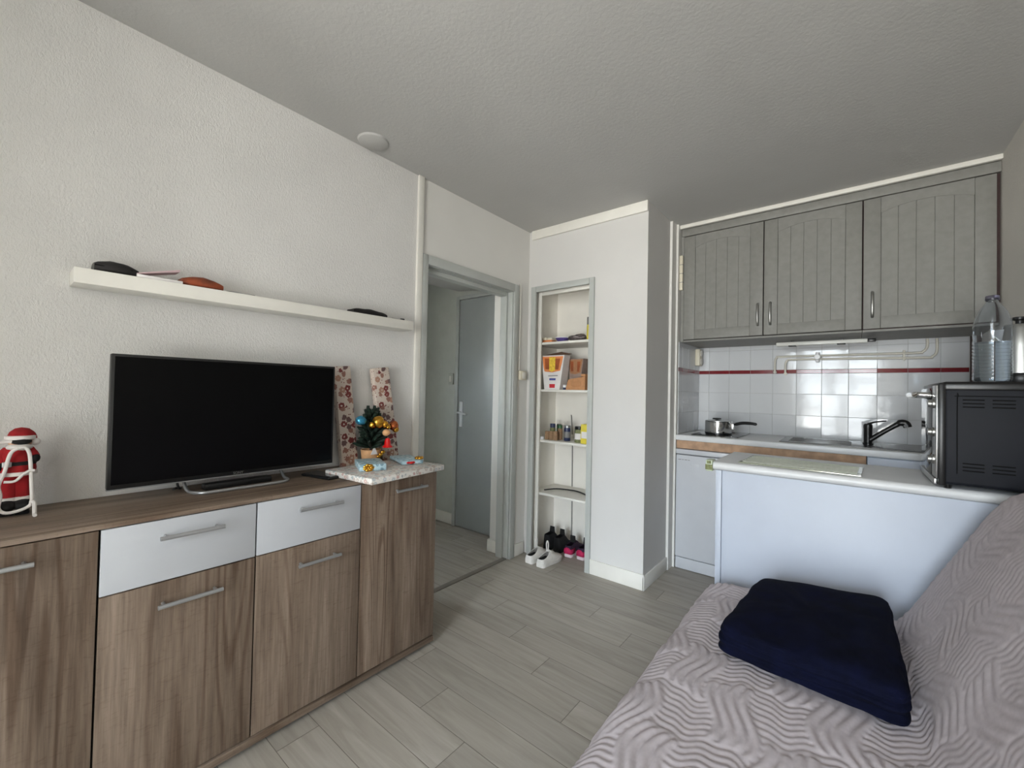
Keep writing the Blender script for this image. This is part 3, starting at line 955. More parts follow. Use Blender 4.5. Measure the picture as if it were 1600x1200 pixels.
lathe(b, [(0.027, 0.0), (0.0275, 0.008), (0.023, 0.022), (0.013, 0.032), (0.0, 0.035)], (X0 - 0.002, dY(34), dZ(688) + 0.004), 20)
tube(b, smooth_path([(X0 - 0.004, dY(40), dZ(676)), (X0 - 0.002, dY(49), dZ(680)), (X0, dY(54), dZ(688))], 4), [0.016, 0.015, 0.014, 0.013, 0.012, 0.011, 0.010, 0.009, 0.007], 12)
obj('hat', b, M['red_felt'], t, 'floppy red hat')
b = BM()
lathe(b, [(0.026, -0.006), (0.031, -0.004), (0.031, 0.005), (0.026, 0.007)], (X0 - 0.002, dY(33), dZ(683)), 20)
blob(b, (X0, dY(57), dZ(690)), 0.011, 0.1, 60, 14)
tube(b, [(X0 + 0.02, dY(28), dZ(688)), (X0 + 0.02, dY(12), dZ(688)), (X0 + 0.015, dY(-4), dZ(689))], 0.004, 8)
obj('hat_trim', b, M['white_felt'], t, 'white hat brim and pompom')
for xx, px, py in ((0.014, 58, 716), (0.02, 0, 728)):
    b = BM(); blob(b, (X0 + xx, dY(px), dZ(py)), (0.012, 0.010, 0.012), 0.1, 60, 12)
    obj('mitten', b, M['black_felt'], t, 'black mitten')
XC = X0 + 0.046
b = BM()
cord = [(28, 698), (20, 702), (15, 712), (10, 732), (2, 752), (5, 768), (3, 786), (12, 794), (28, 794.5), (46, 790), (53, 782), (52, 756), (50, 731), (47, 707), (40, 697), (30, 697)]
tube(b, smooth_path([(XC, dY(x), max(dZ(y), 0.8672)) for x, y in cord], 5), 0.0043, 8)
tube(b, smooth_path([(XC + 0.004, dY(x), dZ(y)) for x, y in ((56, 733), (48, 733), (38, 738), (26, 747), (9, 747))], 5), 0.0036, 8)
tube(b, smooth_path([(XC, dY(52), dZ(783)), (XC + 0.008, dY(57), dZ(783)), (XC + 0.012, dY(58), 0.868), (XC + 0.03, dY(58), 0.8672)], 4), 0.0048, 8)
obj('cord', b, M['white_felt'], t, 'thick white cord')

# ------------------------------------------------------------------ closet shelves and stores
CF, CB = 2.702, 3.0475
SZ = [1.637, 1.268, 0.874, 0.466]
names = ['topmost', 'second from the top', 'third from the top', 'lowest']
for z, n in zip(SZ, names):
    b = BM(); box(b, 0.002, 0.560, CF, CB, z - 0.018, z, 0.002)
    tag(obj('closet_shelf', b, M['trim']), 'white board shelf in the closet, %s of the four' % n, 'shelf', 'closet shelves')
b = BM()
wx = [(0.164, 1.053), (0.168, 1.0), (0.176, 0.895), (0.178, 0.878)]
tube(b, smooth_path([(0.160, 3.035, 1.058)] + [(x, 3.038, z) for x, z in wx[:2]] + [(0.174, 3.038, 0.90)], 4), 0.0042, 8)
tube(b, [(0.178, 3.038, 0.850), (0.180, 3.038, 0.68), (0.182, 3.038, 0.47)], 0.0042, 8)
tube(b, [(0.183, 3.038, 0.444), (0.186, 3.038, 0.2), (0.188, 3.038, 0.006)], 0.0042, 8)
tag(obj('cable', b, M['grey_cable']), 'thin grey cable running down the back of the closet', 'cable')
b = BM(); tube(b, smooth_path([(0.085, 2.775, 0.471), (0.135, 2.875, 0.471), (0.233, 2.912, 0.471), (0.322, 2.908, 0.471), (0.43, 2.845, 0.471), (0.50, 2.77, 0.471)], 5), 0.0048, 8)
tag(obj('hose', b, M['black']), 'curved black hose lying on the lowest closet shelf', 'hose')

def can(name, label, cat, x, y, z, r, h, body, lid, lidh=0.02, neck=None, group=None, label_m=None):
    t = thing(name, label, cat, (x, y, z), group, local=True)
    b = BM()
    hb = h - lidh
    nk = neck or r * 0.92
    lathe(b, [(r * 0.93, 0), (r, 0.003), (r, hb * 0.86), (nk, hb * 0.97), (nk, hb), (0, hb)], (0, 0, 0), 20)
    obj('jar', b, M[body], t)
    b = BM(); lathe(b, [(nk * 1.04, hb - 0.001), (nk * 1.06, hb + 0.002), (nk * 1.06, h - 0.002), (nk, h), (0, h)], (0, 0, 0), 20)
    obj('lid', b, M[lid], t)
    if label_m:
        b = BM(); lathe(b, [(r * 1.01, hb * 0.25), (r * 1.012, hb * 0.27), (r * 1.012, hb * 0.68), (r * 1.01, hb * 0.7)], (0, 0, 0), 20, cap0=False, cap1=False)
        obj('paper_label', b, M[label_m], t)
    return t
# topmost shelf
z = SZ[0] + 0.0004
t = thing('cake_box', 'small orange and cream box on the topmost closet shelf, at its left end', 'box', (0.090, 2.80, z), local=True)
b = BM(); box(b, -0.045, 0.045, -0.035, 0.035, 0, 0.024, 0.002)
obj('carton', b, M['print_orange'], t)
b = BM(); box(b, -0.047, -0.005, -0.037, 0.037, 0.024, 0.046, 0.002); box(b, 0.0, 0.046, -0.036, 0.036, 0.024, 0.042, 0.002)
obj('carton_top', b, M['cream'], t, 'cream carton top')
t = thing('bowl', 'violet and white plastic bowl on the topmost closet shelf', 'bowl', (0.214, 2.80, z), local=True)
b = BM(); lathe(b, [(0.030, 0), (0.034, 0.003), (0.053, 0.030), (0.056, 0.034), (0.050, 0.034), (0.032, 0.006), (0, 0.006)], (0, 0, 0), 24)
obj('body', b, M['purple'], t)
b = BM(); lathe(b, [(0.060, 0.034), (0.060, 0.038), (0.045, 0.042), (0, 0.042)], (0, 0, 0), 24)
obj('lid', b, M['white_gloss'], t, 'white lid')
b = BM(); blob(b, (0.345, 2.81, z + 0.029), (0.072, 0.05, 0.028), 0.5, 26, 20); blob(b, (0.375, 2.80, z + 0.042), (0.036, 0.03, 0.018), 0.5, 40, 14)
tag(obj('crumpled_bag', b, mat('crumpled_grey_foil', (96, 88, 88), 0.4, 0.3, var=0.4, vscale=60)), 'crumpled grey and black foil bag on the topmost closet shelf', 'bag')
can('spray_bottle', 'tall yellow bottle with a grey cap on the topmost closet shelf, by the frame', 'bottle', 0.455, 2.80, z, 0.026, 0.178, 'yellow', 'grey_cable', 0.056)
# second shelf
z = SZ[1] + 0.0004
def carton(label, x, y, w0, w1, dp, h, rotz, face, lidm, first):
    t = thing('food_bag', label, 'food bag', (x, y, z), rotz=rotz, local=True)
    b = BM()
    def ring(wd, d, hh): return [(-wd / 2, -d / 2, hh), (wd / 2, -d / 2, hh), (wd / 2, d / 2, hh), (-wd / 2, d / 2, hh)]
    rings(b, [ring(w0, dp, 0), ring((w0 + w1) / 2, dp * 0.97, h * 0.5), ring(w1, dp * 0.9, h)], smooth_path and True, False)
    rings(b, [ring(w1, dp * 0.9, h), ring(w1 * 0.96, dp * 0.86, h - 0.03)], False, True)
    obj('carton', b, face, t, smooth=False)
    def front(u, v, o=0.0012):          # point on the tapering front face
        wd = w0 + (w1 - w0) * v
        return (u * wd, -dp / 2 * (1 - 0.1 * v) - o, v * h)
    def patch(n, poly, m, lab, o=0.0012):
        b = BM()
        a_ = [b.verts.new(front(u, v, o)) for u, v in poly]
        c_ = [b.verts.new(front(u, v, 0.0)) for u, v in poly]
        b.faces.new(a_)
        for i in range(len(poly)):
            b.faces.new((a_[i], c_[i], c_[(i + 1) % len(poly)], a_[(i + 1) % len(poly)]))
        bmesh.ops.recalc_face_normals(b, faces=b.faces)
        obj(n, b, m, t, lab, smooth=False)
    patch('printed_panel', [(-0.44, 0.62), (-0.40, 0.53), (0.0, 0.50), (0.40, 0.55), (0.46, 0.97), (-0.46, 0.97)], M['print_orange'] if first else M['card'], 'orange printed panel')
    patch('printed_picture', [(-0.36, 0.60), (0.30, 0.58), (0.34, 0.90), (-0.36, 0.92)], M['print_brown'], 'brown food picture', 0.0018)
    patch('printed_stick', [(-0.16, 0.56), (-0.04, 0.52), (0.14, 0.56), (0.12, 0.94), (-0.15, 0.95)], M['print_yellow'] if first else M['card'], 'yellow food picture', 0.0024)
    if first:
        patch('printed_bar', [(-0.16, 0.27), (0.20, 0.27), (0.20, 0.33), (-0.16, 0.33)], M['print_blue'], 'blue lettering bar')
        patch('printed_line', [(-0.22, 0.385), (0.30, 0.395), (0.30, 0.42), (-0.22, 0.41)], M['grey_cable'], 'grey lettering line')
        patch('printed_square', [(-0.16, 0.05), (0.18, 0.05), (0.18, 0.16), (-0.16, 0.16)], M['print_red'], 'red square emblem')
        b = BM()
        f = [(-w1 / 2, -dp * 0.45, h), (w1 / 2, -dp * 0.45, h), (w1 / 2 + 0.025, -dp * 0.2, h + 0.002), (w1 / 2 + 0.02, dp * 0.4, h + 0.014), (0.02, dp * 0.5, h + 0.034), (-w1 / 2 - 0.02, dp * 0.3, h + 0.010), (-w1 / 2 - 0.03, -dp * 0.2, h - 0.002)]
        lo = [b.verts.new(p) for p in f]; hi = [b.verts.new((p[0], p[1], p[2] + 0.002)) for p in f]
        b.faces.new(hi); b.faces.new(lo[::-1])
        for i in range(len(f)):
            b.faces.new((lo[i], lo[(i + 1) % len(f)], hi[(i + 1) % len(f)], hi[i]))
        bmesh.ops.recalc_face_normals(b, faces=b.faces)
        obj('lid_flaps', b, lidm, t, 'dark open cardboard flaps', smooth=False)
    return t
carton('open white food carton with a yellow picture on the second closet shelf', 0.163, 2.785, 0.138, 0.208, 0.10, 0.266, math.radians(2), M['paper_white'], M['card_dark'], True)
carton('brown food carton standing behind the white one on the second closet shelf', 0.302, 2.905, 0.085, 0.135, 0.10, 0.245, math.radians(-2), M['card_grey'], M['card_dark'], False)
t = thing('cardboard_tray', 'torn brown cardboard tray at the right of the second closet shelf', 'tray', (0.378, 2.775, z), local=True)
b = BM(); rings(b, [[(-0.085, -0.05, 0), (0.082, -0.05, 0), (0.082, 0.05, 0), (-0.085, 0.05, 0)], [(-0.060, -0.05, 0.078), (0.082, -0.05, 0.100), (0.082, 0.05, 0.100), (-0.060, 0.05, 0.078)]], True, False)
rings(b, [[(-0.060, -0.05, 0.078), (0.082, -0.05, 0.100), (0.082, 0.05, 0.100), (-0.060, 0.05, 0.078)], [(-0.056, -0.046, 0.060), (0.078, -0.046, 0.080), (0.078, 0.046, 0.080), (-0.056, 0.046, 0.060)]], False, True)
obj('tray', b, M['card_tan'], t, smooth=False)
b = BM(); blob(b, (0.005, -0.051, 0.042), (0.045, 0.004, 0.022), 0.2, 30, 14)
obj('printed_oval', b, mat('print_tan', (186, 134, 92), 0.8), t, 'tan oval print')
b = BM(); box(b, 0.048, 0.083, -0.051, 0.051, 0.10, 0.118, 0.001)
obj('torn_flap', b, M['card_tan'], t)
can('jar', 'tiny white-topped jar in front of the cardboard tray on the second closet shelf', 'jar', 0.285, 2.730, z, 0.014, 0.036, 'blue_dk', 'white_gloss', 0.018)
# third shelf
z = SZ[2] + 0.0004
can('jar', 'dark capped spice jar at the left of the third closet shelf', 'spice jar', 0.105, 2.85, z, 0.022, 0.120, 'herb', 'blue_dk', 0.030, group='spice jars on the third closet shelf')
can('jar', 'green capped spice jar with a dark green shoulder on the third closet shelf', 'spice jar', 0.150, 2.875, z, 0.020, 0.118, 'green_dk', 'black', 0.022, group='spice jars on the third closet shelf')
can('jar', 'spice jar of brown powder with a green lid on the third closet shelf', 'spice jar', 0.186, 2.83, z, 0.020, 0.116, 'spice', 'green_dk', 0.026, group='spice jars on the third closet shelf')
can('jar', 'spice jar of reddish powder with a maroon lid on the third closet shelf', 'spice jar', 0.228, 2.865, z, 0.021, 0.108, 'spice_red', 'maroon', 0.024, group='spice jars on the third closet shelf')
can('jar', 'dark blue tin with a pale lid on the third closet shelf', 'tin', 0.272, 2.80, z, 0.026, 0.120, 'blue_dk', 'silver', 0.018, group='spice jars on the third closet shelf', label_m='grey_cable')
can('jar', 'maroon lidded jar of herbs behind the glass jar on the third closet shelf', 'spice jar', 0.330, 2.89, z, 0.026, 0.092, 'herb', 'maroon', 0.020, group='spice jars on the third closet shelf')
can('jar', 'largest jar with a black lid and white label on the third closet shelf', 'spice jar', 0.388, 2.785, z, 0.036, 0.120, 'herb', 'black', 0.022, group='spice jars on the third closet shelf', label_m='paper_white')
t = thing('tealight', 'small white candle in front of the spice jars at the left edge of the shelf', 'candle', (0.072, 2.735, z), local=True)
b = BM(); lathe(b, [(0.022, 0), (0.023, 0.002), (0.023, 0.022), (0.020, 0.024), (0, 0.023)], (0, 0, 0), 20)
obj('wax', b, M['white_gloss'], t)
b = BM(); lathe(b, [(0.003, 0.022), (0.006, 0.034), (0.001, 0.046)], (0, 0, 0), 10)
obj('wick', b, M['cream'], t)
t = thing('spice_packet', 'row of low clear-fronted brown spice packets in front of the capped jars', 'packet', (0.165, 2.76, z), local=True)
b = BM()
for k, xx in enumerate((-0.05, -0.012, 0.027)):
    box(b, xx - 0.017, xx + 0.017, -0.012, 0.012, 0, 0.066 + 0.002 * k, 0.003)
obj('packet', b, M['spice'], t)
t = thing('stacked_box', 'yellow upright carton at the right end of the third closet shelf', 'carton', (0.462, 2.755, z), local=True)
b = BM(); box(b, -0.030, 0.030, -0.03, 0.03, 0, 0.142, 0.002)
obj('carton', b, M['yellow'], t)
b = BM(); box(b, -0.024, 0.024, -0.031, -0.0295, 0.04, 0.088, 0.0004)
obj('printed_panel', b, M['paper_white'], t, 'white printed panel')

# ------------------------------------------------------------------ shoes
def shoe_loops(L, W, H, hollow=0.0):
    """heel at y=0, toe at y=L; returns loops of (x,y,z) across stations"""
    st = [(0.00, 0.55, 0.62, 0.0), (0.03, 0.72, 0.95, 0.0), (0.12, 0.80, 1.0, 0), (0.28, 0.80, 0.93, 0), (0.42, 0.86, 0.80, 0), (0.56, 0.96, 0.66, 0), (0.72, 1.0, 0.50, 0), (0.86, 0.92, 0.42, 0), (0.96, 0.66, 0.34, 0), (1.0, 0.32, 0.22, 0)]
    return st
def make_shoe(name, label, up_m, sole_m, lining_m, lace_m, L=0.27, W=0.095, H=0.105, group=None, tab=True, high=0.0, heel=1.0, open0=1, counter=None):
    t = thing(name, label, 'shoe', (0, 0, 0), group, local=True)
    st = shoe_loops(L, W, H)
    # sole
    b = BM(); loops = []
    for s, ww, hh, _ in st:
        y = s * L
        w2 = ww * W / 2 * 1.04
        zt = 0.030 if s < 0.5 else 0.024
        z0 = 0.0 if s < 0.85 else 0.006 * (s - 0.85) / 0.15
        loops.append([(-w2 * 0.94, y, z0), (w2 * 0.94, y, z0), (w2, y, z0 + 0.008), (w2, y, zt), (-w2, y, zt), (-w2, y, z0 + 0.008)])
    rings(b, loops)
    obj('sole', b, sole_m, t)
    # upper: shell with an opening between stations .03 and .5
    b = BM(); rows = []
    n = 16
    rim = [0.52, 0.53, 0.52, 0.62, 0.80] if heel < 1 else [0.60, 0.63, 0.58, 0.62, 0.80]
    for k, (s, ww, hh, _) in enumerate(st):
        y = s * L
        w2 = ww * W / 2
        row = []
        if k < 4:                                   # open part: two walls and a back
            hr = rim[k] * H * (1.0 if heel < 1 else 1.15) + high
            for i in range(n):
                sd = -1 if i < n // 2 else 1
                q = i if i < n // 2 else n - 1 - i
                f = q / (n // 2 - 1)
                row.append((sd * w2 * (1 - 0.34 * f ** 2.2), y - 0.004 * f * (k == 0), 0.022 + (hr - 0.022) * (1 - (1 - f) ** 1.4)))
        else:
            ht = hh * H + high * max(0, (0.6 - s) / 0.18)
            for i in range(n):
                a = math.pi * (1 - i / (n - 1))
                row.append((math.copysign(abs(math.cos(a)) ** 0.7, math.cos(a)) * w2, y, 0.022 + (ht - 0.022) * abs(math.sin(a)) ** 0.75))
        rows.append(row)
    vs = [[b.verts.new(p) for p in r] for r in rows]
    for k in range(len(vs) - 1):
        for i in range(n - 1):
            if k <= 3 and i == n // 2 - 1:
                continue
            b.faces.new((vs[k][i], vs[k][i + 1], vs[k + 1][i + 1], vs[k + 1][i]))
    for i in range(n // 2 - 1):                     # back of the heel
        b.faces.new((vs[0][i], vs[0][i + 1], vs[0][n - 2 - i], vs[0][n - 1 - i]))
    b.faces.new(vs[-1][::-1])
    bmesh.ops.recalc_face_normals(b, faces=b.faces)
    o = obj('upper', b, up_m, t, angle=60)
    md = o.modifiers.new('thick', 'SOLIDIFY'); md.thickness = 0.004; md.offset = -1
    md = o.modifiers.new('soft', 'SUBSURF'); md.levels = 1; md.render_levels = 1
    b = BM(); half = [(0.86 * q[1] * W / 2, q[0] * L) for q in ((0.028, 0.62), (0.06, 0.70), (0.12, 0.76), (0.28, 0.76), (0.42, 0.70))]
    prism(b, [(x, y) for x, y in half] + [(-x, y) for x, y in half[::-1]], 'z', 0.0305, 0.047)
    obj('insole', b, lining_m, t)
    if counter:
        b = BM(); rws = []
        for s, ww, hh, _ in st[:4]:
            w2 = ww * W / 2 + 0.003
            rw = []
            for i in range(n):
                a = math.pi * i / (n - 1)
                cz = 0.024 + (0.58 * H - 0.024) * abs(math.sin(a)) ** 0.5
                rw.append(b.verts.new((math.copysign(abs(math.cos(a)) ** 0.7, math.cos(a)) * w2, s * L - 0.004, cz)))
            rws.append(rw)
        b.faces.new(rws[0])
        for k in range(3):
            for i in range(n - 1):
                if 3 <= i <= 11:
                    continue
                b.faces.new((rws[k][i], rws[k][i + 1], rws[k + 1][i + 1], rws[k + 1][i]))
        bmesh.ops.recalc_face_normals(b, faces=b.faces)
        oc = obj('heel_counter', b, counter, t, 'pink heel panel', angle=60)
        md = oc.modifiers.new('thick', 'SOLIDIFY'); md.thickness = 0.002; md.offset = -1
    b = BM(); 
    for k in range(4):
        s = 0.44 + 0.065 * k
        hh = (0.80 - (s - 0.42) * 1.02) * H + 0.004
        tube(b, smooth_path([(-W * 0.26, s * L, hh - 0.010), (0, s * L + 0.003, hh + 0.003), (W * 0.26, s * L, hh - 0.010)], 4), 0.0032, 6)
    obj('laces', b, lace_m, t)
    b = BM()
    if tab:
        tube(b, smooth_path([(-0.004, L * 0.36, H * 0.86), (-0.006, L * 0.35, H * 1.28), (0.004, L * 0.34, H * 1.5), (0.012, L * 0.345, H * 1.3), (0.008, L * 0.36, H * 0.9)], 4), 0.0042, 6)
    else:
        prism(b, [(-0.024, H * 0.7 + high), (0.024, H * 0.7 + high), (0.020, H * 1.12 + high), (-0.020, H * 1.12 + high)], 'y', L * 0.36, L * 0.375)
    obj('tongue', b, up_m if tab else lining_m, t)
    return t
sw = make_shoe('sneaker', 'white slip-on sneaker on the floor by the closet, nearer the doorway', M['shoe_white'], M['shoe_white'], M['sole_black'], M['shoe_white'], 0.25, 0.092, 0.112, 'pair of white sneakers', heel=0.62)
sw.location = (0.160, 2.478, 0.0005); sw.rotation_euler = (0, 0, math.radians(-1))
dup(sw, (0.262, 2.474, 0.0005), math.radians(-2), 'white slip-on sneaker on the floor by the closet, nearer the pillar', 'pair of white sneakers')
sp_ = make_shoe('running_shoe', 'pink running shoe with pale sole on the closet floor, left one of its pair', M['shoe_plum'], M['sole_pink'], M['sole_black'], M['shoe_plum'], 0.24, 0.085, 0.125, 'pair of pink running shoes', tab=False, counter=M['shoe_pink'])
sp_.location = (0.312, 2.770, 0.0005); sp_.rotation_euler = (0, 0, math.radians(4))
dup(sp_, (0.407, 2.790, 0.0005), math.radians(-2), 'pink running shoe with pale sole on the closet floor, right one by the frame', 'pair of pink running shoes')
sk = make_shoe('ankle_boot', 'black ankle boot in the closet behind the white sneakers, left one', M['shoe_black'], M['sole_black'], M['sole_black'], M['black_matt'], 0.24, 0.086, 0.105, 'pair of black ankle boots', tab=False, high=0.045)
sk.location = (0.104, 2.79, 0.0005); sk.rotation_euler = (0, 0, math.radians(2))
dup(sk, (0.200, 2.785, 0.0005), math.radians(0), 'black ankle boot in the closet behind the white sneakers, right one', 'pair of black ankle boots')

# ------------------------------------------------------------------ wall cupboards
UY = 3.19
def bow_handle(bm, x, z0, z1, y):
    pts = [(x, y, z0), (x, y - 0.016, z0 + 0.016), (x, y - 0.024, (z0 + z1) / 2), (x, y - 0.016, z1 - 0.016), (x, y, z1)]
    tube(bm, smooth_path(pts, 6), 0.0075, 12)
def cab_door(parent, x0, x1, hx):
    z0, z1 = 1.655, 2.413
    sx, r0, r1, rise = 0.076, 0.068, 0.090, 0.034
    b = BM()
    box(b, x0, x0 + sx, UY, UY + 0.020, z0, z1, 0.002)
    box(b, x1 - sx, x1, UY, UY + 0.020, z0, z1, 0.002)
    box(b, x0 + sx + 0.0008, x1 - sx - 0.0008, UY, UY + 0.020, z0, z0 + r0, 0.002)
    a, c = x0 + sx + 0.0008, x1 - sx - 0.0008
    poly = [(a, z1), (a, z1 - r1)]
    for k in range(1, 16):
        s = k / 16
        poly.append((a + (c - a) * s, z1 - r1 + rise * (1 - (2 * s - 1) ** 2)))
    poly += [(c, z1 - r1), (c, z1)]
    prism(b, poly[::-1], 'y', UY + 0.0005, UY + 0.020)
    n = 5
    pw = (c - a) / n
    for k in range(n):
        box(b, a + pw * k + 0.0002, a + pw * (k + 1) - 0.0002, UY + 0.0035, UY + 0.018, z0 + r0 - 0.004, z1 - 0.02, 0.0016, 1)
    d = obj('door', b, M['cab'], parent, angle=25)
    b = BM(); bow_handle(b, hx, 1.722, 1.866, UY)
    obj('handle', b, M['nickel'], d, 'curved nickel handle')
t = thing('wall_cupboard', 'grey double-door wall cupboard with arched panels, left above the tiles', 'cupboard', (1.50, 3.45, 1.64))
b = BM(); box(b, 0.990, 2.024, UY + 0.022, YBK, 1.640, 2.418)
obj('carcass', b, M['dark_gap'], t)
b = BM(); box(b, 0.988, 1.010, UY + 0.004, UY + 0.30, 1.640, 2.418); box(b, 0.990, 2.024, UY + 0.012, YBK - 0.008, 1.638, 1.650)
obj('bottom_panel', b, M['cab'], t)
cab_door(t, 1.012, 1.518, 1.490)
cab_door(t, 1.524, 2.022, 1.562)
t = thing('wall_cupboard', 'grey single-door wall cupboard with arched panel, right against the wall', 'cupboard', (2.29, 3.45, 1.64))
b = BM(); box(b, 2.026, XR - 0.002, UY + 0.022, YBK, 1.640, 2.418)
obj('carcass', b, M['brown_edge'], t)
b = BM(); box(b, 2.026, XR - 0.002, UY + 0.012, YBK - 0.008, 1.638, 1.650)
obj('bottom_panel', b, M['cab'], t)
cab_door(t, 2.029, 2.549, 2.069)
b = BM(); box(b, 0.99, XR - 0.001, UY + 0.002, UY + 0.03, 2.420, 2.474, 0.002)
tag(obj('filler_panel', b, M['cab']), 'grey filler board between the wall cupboards and the ceiling', 'panel')

t = thing('wall_box', 'cream louvred chime box high on the niche wall beside the wall cupboard', 'wall box', (0.985, 3.1780, 2.02))
b = BM(); box(b, 0.9855, 1.007, 3.166, 3.188, 2.02, 2.275, 0.002)
obj('housing', b, M['cream'], t)
b = BM()
for k in range(3):
    box(b, 0.9855, 1.009, 3.1655, 3.1885, 2.075 + 0.065 * k, 2.079 + 0.065 * k)
obj('louvre', b, M['grey_cable'], t)

t = thing('tube_lamp', 'slim white strip lamp under the wall cupboards', 'lamp', (1.81, 3.45, 1.60))
b = BM(); box(b, 1.567, 2.055, 3.430, 3.470, 1.602, 1.626, 0.004)
obj('diffuser', b, M['lamp_off'], t)
b = BM(); box(b, 2.0555, 2.095, 3.434, 3.466, 1.606, 1.626, 0.003)
obj('end_cap', b, M['black'], t)
for x in (1.66, 1.925):
    b = BM(); box(b, x - 0.022, x + 0.022, 3.428, 3.472, 1.596, 1.603, 0.002)
    box(b, x - 0.012, x + 0.012, 3.47, 3.474, 1.600, 1.638)
    obj('bracket', b, M['black'], t)

t = thing('pipework', 'pair of cream-painted pipes with a tap along the tiles under the wall cupboards', 'pipes', (1.95, 3.67, 1.43))
PY = YBK - 0.028
for pts in ([(1.532, PY, 1.435), (1.533, PY, 1.510), (1.545, PY, 1.540), (1.580, PY, 1.546), (1.95, PY, 1.546), (2.29, PY, 1.546), (2.325, PY, 1.552), (2.345, PY, 1.580), (2.346, PY, 1.632)],
            [(1.598, PY, 1.425), (1.599, PY, 1.490), (1.612, PY, 1.518), (1.645, PY, 1.523), (1.95, PY, 1.521), (2.33, PY, 1.514), (2.368, PY, 1.520), (2.388, PY, 1.550), (2.389, PY, 1.632)]):
    b = BM(); tube(b, smooth_path(pts, 5), 0.0075, 10)
    obj('pipe', b, M['cream_pipe'], t)
for x, zz in ((1.532, 1.433), (1.598, 1.421)):
    b = BM(); tube(b, [(x, PY, zz), (x, YBK - 0.004, zz)], 0.011, 10)
    obj('pipe_end', b, M['cream_pipe'], t)
b = BM(); box(b, 2.234, 2.246, PY - 0.004, YBK - 0.004, 1.50, 1.565, 0.002)
obj('pipe_clip', b, M['cream_pipe'], t)
b = BM(); lathe(b, [(0.0, -0.036), (0.011, -0.034), (0.013, -0.012), (0.020, -0.010), (0.020, 0.012), (0.012, 0.014), (0.012, 0.036), (0.0, 0.036)], (1.790, PY - 0.010, 1.534), 14)
lathe(b, [(0.016, -0.05), (0.018, -0.03), (0.009, -0.026), (0.009, 0.0)], (1.790, PY - 0.006, 1.534), 14, 'y')
obj('tap', b, M['white_gloss'], t, 'white stop tap')

t = thing('socket', 'cream double wall socket on the side tiles of the kitchen niche', 'socket', (1.0, 3.62, 1.48))
b = BM(); box(b, 0.990, 1.026, 3.575, 3.655, 1.487, 1.622, 0.006)
obj('housing', b, M['cream'], t)
b = BM()
for zz in (1.522, 1.588):
    lathe(b, [(0.024, 0.036), (0.026, 0.041), (0.020, 0.041), (0.018, 0.038), (0, 0.038)], (0.990, 3.615, zz), 18, 'x')
obj('socket_face', b, M['trim'], t)

# ------------------------------------------------------------------ worktop, sink, hob, tap, dishwasher
b = BM(); box(b, 0.986, XR - 0.001, 3.128, YBK - 0.006, 0.921, 0.960, 0.006, 3)
tag(obj('worktop', b, M['worktop']), 'white kitchen worktop along the tiled back wall', 'worktop')
b = BM(); box(b, 0.989, 2.046, 3.146, 3.164, 0.862, 0.9205, 0.001)
tag(obj('support_board', b, M['bareboard']), 'bare orange-brown board under the front edge of the worktop', 'board')
t = thing('base_cabinet', 'white sink base cabinet under the right half of the worktop', 'cabinet', (2.3, 3.4, 0))
b = BM(); box(b, 2.050, XR - 0.003, 3.160, 3.66, 0.0, 0.920)
obj('carcass', b, M['white_panel'], t, smooth=False)
b = BM(); box(b, 2.052, XR - 0.006, 3.140, 3.1595, 0.10, 0.915, 0.002)
obj('door', b, M['white_panel'], t)
t = thing('base_cabinet', 'low white cabinet behind the counter, between dishwasher and sink cabinet', 'cabinet', (1.75, 3.4, 0))
b = BM(); box(b, 1.450, 2.046, 3.166, 3.66, 0.0, 0.858)
obj('carcass', b, M['white_panel'], t, smooth=False)
b = BM(); box(b, 1.453, 2.043, 3.146, 3.1655, 0.10, 0.856, 0.002)
obj('door', b, M['white_panel'], t)
t = thing('dishwasher', 'white slim dishwasher under the worktop beside the pillar', 'dishwasher', (1.21, 3.4, 0))
b = BM(); box(b, 0.992, 1.442, 3.150, 3.66, 0.0, 0.818)
obj('cabinet', b, M['appliance_white'], t)
b = BM(); box(b, 0.990, 1.444, 3.126, 3.66, 0.824, 0.858, 0.004)
obj('top_cover', b, M['appliance_white'], t)
b = BM(); box(b, 0.992, 1.442, 3.128, 3.1495, 0.090, 0.818, 0.006, 3)
d = obj('door', b, M['appliance_white'], t)
b = BM(); box(b, 1.095, 1.150, 3.1262, 3.129, 0.742, 0.760, 0.003)
obj('grip', b, mat('pale_grey_plastic', (208, 210, 214), 0.4), d, 'shallow grip recess')
b = BM()
for x, wd in ((1.008, 0.020), (1.034, 0.012), (1.052, 0.018), (1.075, 0.012)):
    box(b, x, x + wd, 3.1272, 3.1285, 0.782, 0.786)
obj('panel_mark', b, M['grey_cable'], d, 'tiny grey control marks')
b = BM(); box(b, 0.994, 1.440, 3.134, 3.1495, 0.004, 0.083, 0.003)
obj('plinth', b, M['appliance_white'], t)

t = thing('hob', 'black glass two-ring hob at the left end of the worktop', 'hob', (1.225, 3.44, 0.960))
b = BM(); box(b, 1.072, 1.378, 3.205, 3.670, 0.9605, 0.966, 0.002)
obj('glass_plate', b, M['hob'], t)
b = BM()
for y, r in ((3.33, 0.085), (3.54, 0.07)):
    lathe(b, [(r, 0.0058), (r, 0.0064), (r - 0.002, 0.0064), (r - 0.002, 0.0058)], (1.225, y, 0.960), 36, cap0=False, cap1=False)
obj('ring_mark', b, M['grey_cable'], t)
t = thing('saucepan', 'small steel saucepan with lid and black handle on the hob', 'saucepan', (1.222, 3.345, 0.9668))
b = BM(); lathe(b, [(0.078, 0.9668), (0.086, 0.970), (0.088, 0.980), (0.088, 1.058), (0.091, 1.061), (0.087, 1.061), (0.084, 1.052), (0.084, 0.975), (0, 0.975)], (1.222, 3.345, 0), 40)
obj('pan', b, M['chrome'], t)
